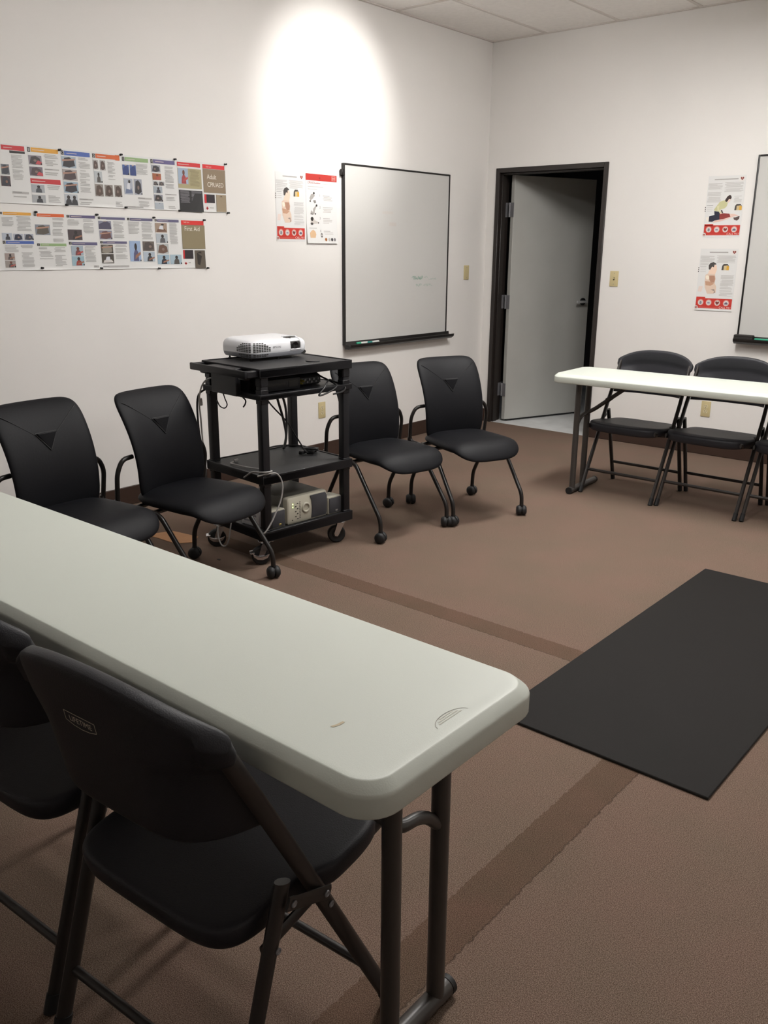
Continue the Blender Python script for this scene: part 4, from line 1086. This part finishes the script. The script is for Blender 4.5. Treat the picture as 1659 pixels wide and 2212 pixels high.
TORSO = [('4a4644', [(0.272, 0.331), (0.262, 0.27), (0.294, 0.232), (0.381, 0.213), (0.463, 0.24), (0.453, 0.255), (0.414, 0.255), (0.404, 0.3), (0.356, 0.285), (0.314, 0.335)]), ('ecd0bc', [(0.314, 0.335), (0.356, 0.285), (0.404, 0.3), (0.414, 0.255), (0.475, 0.27), (0.491, 0.331), (0.475, 0.369), (0.456, 0.407), (0.263, 0.407), (0.28, 0.361)]), ('ddc6b4', [(0.201, 0.422), (0.261, 0.399), (0.456, 0.407), (0.484, 0.483), (0.471, 0.551), (0.52, 0.605), (0.526, 0.703), (0.465, 0.722), (0.298, 0.726), (0.213, 0.62), (0.201, 0.521)]), ('b48a74', [(0.306, 0.43), (0.448, 0.43), (0.471, 0.483), (0.457, 0.544), (0.367, 0.544), (0.319, 0.498)]), ('efe4d2', [(0.211, 0.437), (0.254, 0.426), (0.304, 0.452), (0.305, 0.49), (0.255, 0.498), (0.218, 0.475)]), ('c49a80', [(0.207, 0.521), (0.338, 0.529), (0.46, 0.559), (0.364, 0.597), (0.233, 0.589)]), ('9a8a80', [(0.388, 0.658), (0.477, 0.65), (0.513, 0.703), (0.465, 0.719), (0.483, 0.681)]), ('e4d4cc', [(0.056, 0.605), (0.165, 0.605), (0.138, 0.696), (0.034, 0.696)])]

def chart(loc, rz, w_, h_, label, kind, curl=0):
    """paper chart hanging on a wall: local x right, z up from the top left corner, -y to the room."""
    t = thing('wall_chart', label, 'poster', loc, rz, 'paper safety charts')
    def bow(x, z): return .0015 + curl * max(0, (-z / h_ - .55) / .45) ** 2
    bm = newbm(); n = 10
    F = [[bm.verts.new((w_ * i, -bow(0, -h_ * j / n) - .0002, -h_ * j / n)) for i in (0, 1)] for j in range(n + 1)]
    B = [[bm.verts.new((w_ * i, -bow(0, -h_ * j / n) + .0004, -h_ * j / n)) for i in (0, 1)] for j in range(n + 1)]
    for j in range(n):
        bm.faces.new((F[j][0], F[j][1], F[j + 1][1], F[j + 1][0])); bm.faces.new((B[j][0], B[j + 1][0], B[j + 1][1], B[j][1]))
        for i in (0, 1): bm.faces.new((F[j][i], F[j + 1][i], B[j + 1][i], B[j][i]))
    bm.faces.new((F[0][0], F[0][1], B[0][1], B[0][0])); bm.faces.new((F[n][0], F[n][1], B[n][1], B[n][0]))
    obj('sheet', bm, M_paper, t)
    ink = Ink((0, 0, 0), (1, 0, 0), (0, 0, 1), (0, -1, 0)); ink.bow = bow
    P = lambda a, b: (a * w_, -b * h_)
    def rect(a, b, c, d, col, h=.0006): ink.rect(a * w_, -d * h_, c * w_, -b * h_, col, h, 1)
    def poly(pts, col, h=.001): ink.poly([P(*p) for p in pts], col, h)
    def disc(a, b, r, col, h=.0012, k=1): ink.disc(a * w_, -b * h_, r * w_, r * w_ * k, col, h, 20)
    def heart(a, b, r, col, h=.0014):
        poly([(a, b + r * .62), (a - r, b - r * .05), (a - r * .9, b - r * .42), (a - r * .45, b - r * .55), (a, b - r * .28), (a + r * .45, b - r * .55), (a + r * .9, b - r * .42), (a + r, b - r * .05)], col, h)
    def txt(a, b, c, d, col='bfbdba', step=.0052, seed=1): ink.lines(a * w_, -b * h_, c * w_, -d * h_, col, step, .0007, seed, .5)
    if kind in ('kneel', 'torso'):
        rect(.17 if kind == 'kneel' else .25, .05, .80 if kind == 'kneel' else .74, .066, 'a9a6a3')
        rect(.83, .02, .97, .095, 'e2dfdb'); heart(.90, .055, .045, '7e3030'); rect(.885, .045, .915, .058, 'd8a890', .0016)
        txt(.02, .115, .42, .22, seed=2); txt(.46, .11, .96, .20 if kind == 'kneel' else .23, seed=3)
        if kind == 'kneel': txt(.46, .21, .96, .27, seed=4); txt(.02, .26, .40, .43, seed=5); txt(.74, .33, .95, .44, seed=6)
        else: txt(.02, .23, .28, .27, seed=4); txt(.62, .42, .97, .76, seed=5)
        rect(.03, .47 if kind == 'kneel' else .28, .2, .476 if kind == 'kneel' else .286, '8d8a88')
        for k in range(3):
            b = (.505 if kind == 'kneel' else .31) + .03 * k; disc(.0, b, .014, '44403f'); rect(.05, b - .003, .2, b + .003, 'c2bfbc')
        for q, (col, pts) in enumerate(KNEEL if kind == 'kneel' else TORSO): poly(pts, col, .0009 + q * 4e-5)
        ax, ay = (.78, .46) if kind == 'kneel' else (.61, .24)
        poly([(ax, ay + .10), (ax + .01, ay + .03), (ax + .05, ay), (ax + .15, ay), (ax + .19, ay + .035), (ax + .195, ay + .10)], '4a4642', .0011)
        poly([(ax + .055, ay + .10), (ax + .055, ay + .03), (ax + .16, ay + .022), (ax + .195, ay + .10)], 'cdb98c', .0013); poly([(ax + .13, ay + .10), (ax + .13, ay + .03), (ax + .195, ay + .035), (ax + .195, ay + .10)], 'd9a63e', .0014)
        r0 = .80; rect(.02, r0 - .02, .26, r0 + .01, 'c8382e', .0008); rect(.02, r0, .985, .965, 'c43329', .0008)
        for k, a in enumerate((.15, .37, .60, .835)):
            disc(a, .868, .082, 'd98a80', .0010); disc(a, .872, .068, 'd5ccc8', .0013)
            if k == 2: heart(a, .872, .05, '7c2c24', .0018)
            elif k == 0: poly([(a - .03, .89), (a - .02, .85), (a + .02, .85), (a + .035, .88), (a + .01, .9)], '80808a', .0016)
            elif k == 1: rect(a - .035, .862, a + .03, .884, '8a88a0', .0016)
            else: poly([(a - .045, .89), (a - .04, .87), (a - .01, .856), (a + .02, .856), (a + .045, .872), (a + .045, .89)], '6a5e74', .0016)
        disc(.04, .955, .05, 'cfcac6', .0014); heart(.04, .955, .028, 'a8403a', .0018)
        rect(.11, .945, .66, .949, 'd98a80', .001)
        ink.text('CALL 911', .975 * w_, -.96 * h_, .021, 'f0e2da', .0014, 1.0, 'RIGHT')
    else:
        rect(0, 0, 1, .095, 'b5332c', .0008); disc(.44, .055, .022, '8c2822', .0012)
        rect(.83, .012, .955, .08, 'd9837c', .0012); rect(.85, .02, .935, .03, '9c2c28', .0015); rect(.85, .06, .935, .07, '9c2c28', .0015)
        ink.text('CPR/AED', .055 * w_, -.142 * h_, .021, 'b06a64', .001, .78); ink.text('Guidelines', .27 * w_, -.14 * h_, .017, 'c2564e', .001, .8)
        rect(.52, .135, .95, .139, 'c9b9b4'); rect(.06, .178, .56, .186, 'b9b4b0'); rect(.06, .215, .36, .222, 'b9b4b0')
        for k, b in enumerate((.30, .47, .63, .815)):
            ink.text(str(k + 1), .44 * w_, -(b + .02) * h_, .024, '8a8684', .001, .9, 'CENTER')
            rect(.54, b, .76 + .1 * (k == 1), b + .008, 'a9a5a2'); txt(.54, b + .022, .86, b + .085 if k < 3 else b + .06, 'c3bfbc', .008, k)
        for b in (.31, .62): pass
        poly([(.11, .35), (.16, .29), (.24, .28), (.28, .31), (.2, .36), (.14, .38)], 'a8a4a0'); disc(.25, .275, .026, '322e2c'); disc(.13, .39, .02, '4a4644'); poly([(.22, .38), (.3, .37), (.32, .41), (.26, .42)], '8a8682')
        poly([(.13, .57), (.16, .52), (.22, .55), (.22, .50), (.30, .45), (.33, .46), (.27, .53), (.26, .58)], 'a8a4a0'); disc(.33, .45, .026, '322e2c'); disc(.29, .57, .02, '4a4644'); poly([(.13, .58), (.17, .54), (.22, .55), (.22, .585)], '7a7672')
        poly([(.13, .70), (.14, .64), (.22, .62), (.26, .66), (.34, .68), (.38, .69), (.36, .71), (.2, .72)], 'c8c2bc'); disc(.18, .645, .045, '26221f'); disc(.17, .715, .045, '4a4644', .0013, .6); disc(.38, .70, .018, '4a4644')
        rect(.08, .775, .32, .782, 'a9a5a2'); poly([(.1, .94 - .02), (.09, .85), (.14, .82), (.2, .80), (.27, .83), (.29, .87), (.26, .92)], 'd8b48e')
        poly([(.44, .905), (.44, .86), (.47, .845), (.5, .86), (.5, .905), (.47, .915)], '6c6a68'); rect(.455, .87, .485, .89, 'dcd8d4', .0013)
        for k, (a, col) in enumerate(((.60, '9a5a22'), (.71, 'b9b7b5'), (.80, '343236'), (.89, '7c7a7c'))): disc(a, .962 - .02, .036, col, .0012)
    ink.build('print', t)
chart((0, -2.428, 1.957), PI / 2, .262, .430, 'paper chart of a seated torso, left of the red-headed chart on the left wall', 'torso')
chart((0, -2.153, 1.963), PI / 2, .300, .446, 'paper chart with a red header and four numbered steps beside the left whiteboard', 'steps', .012)
chart((1.886, 0, 1.993), 0, .264, .414, 'paper chart of a kneeling rescuer pressing a chest, upper one beside the right whiteboard', 'kneel')
chart((1.884, 0, 1.502), 0, .272, .434, 'paper chart of a seated torso below the kneeling rescuer chart', 'torso', .004)
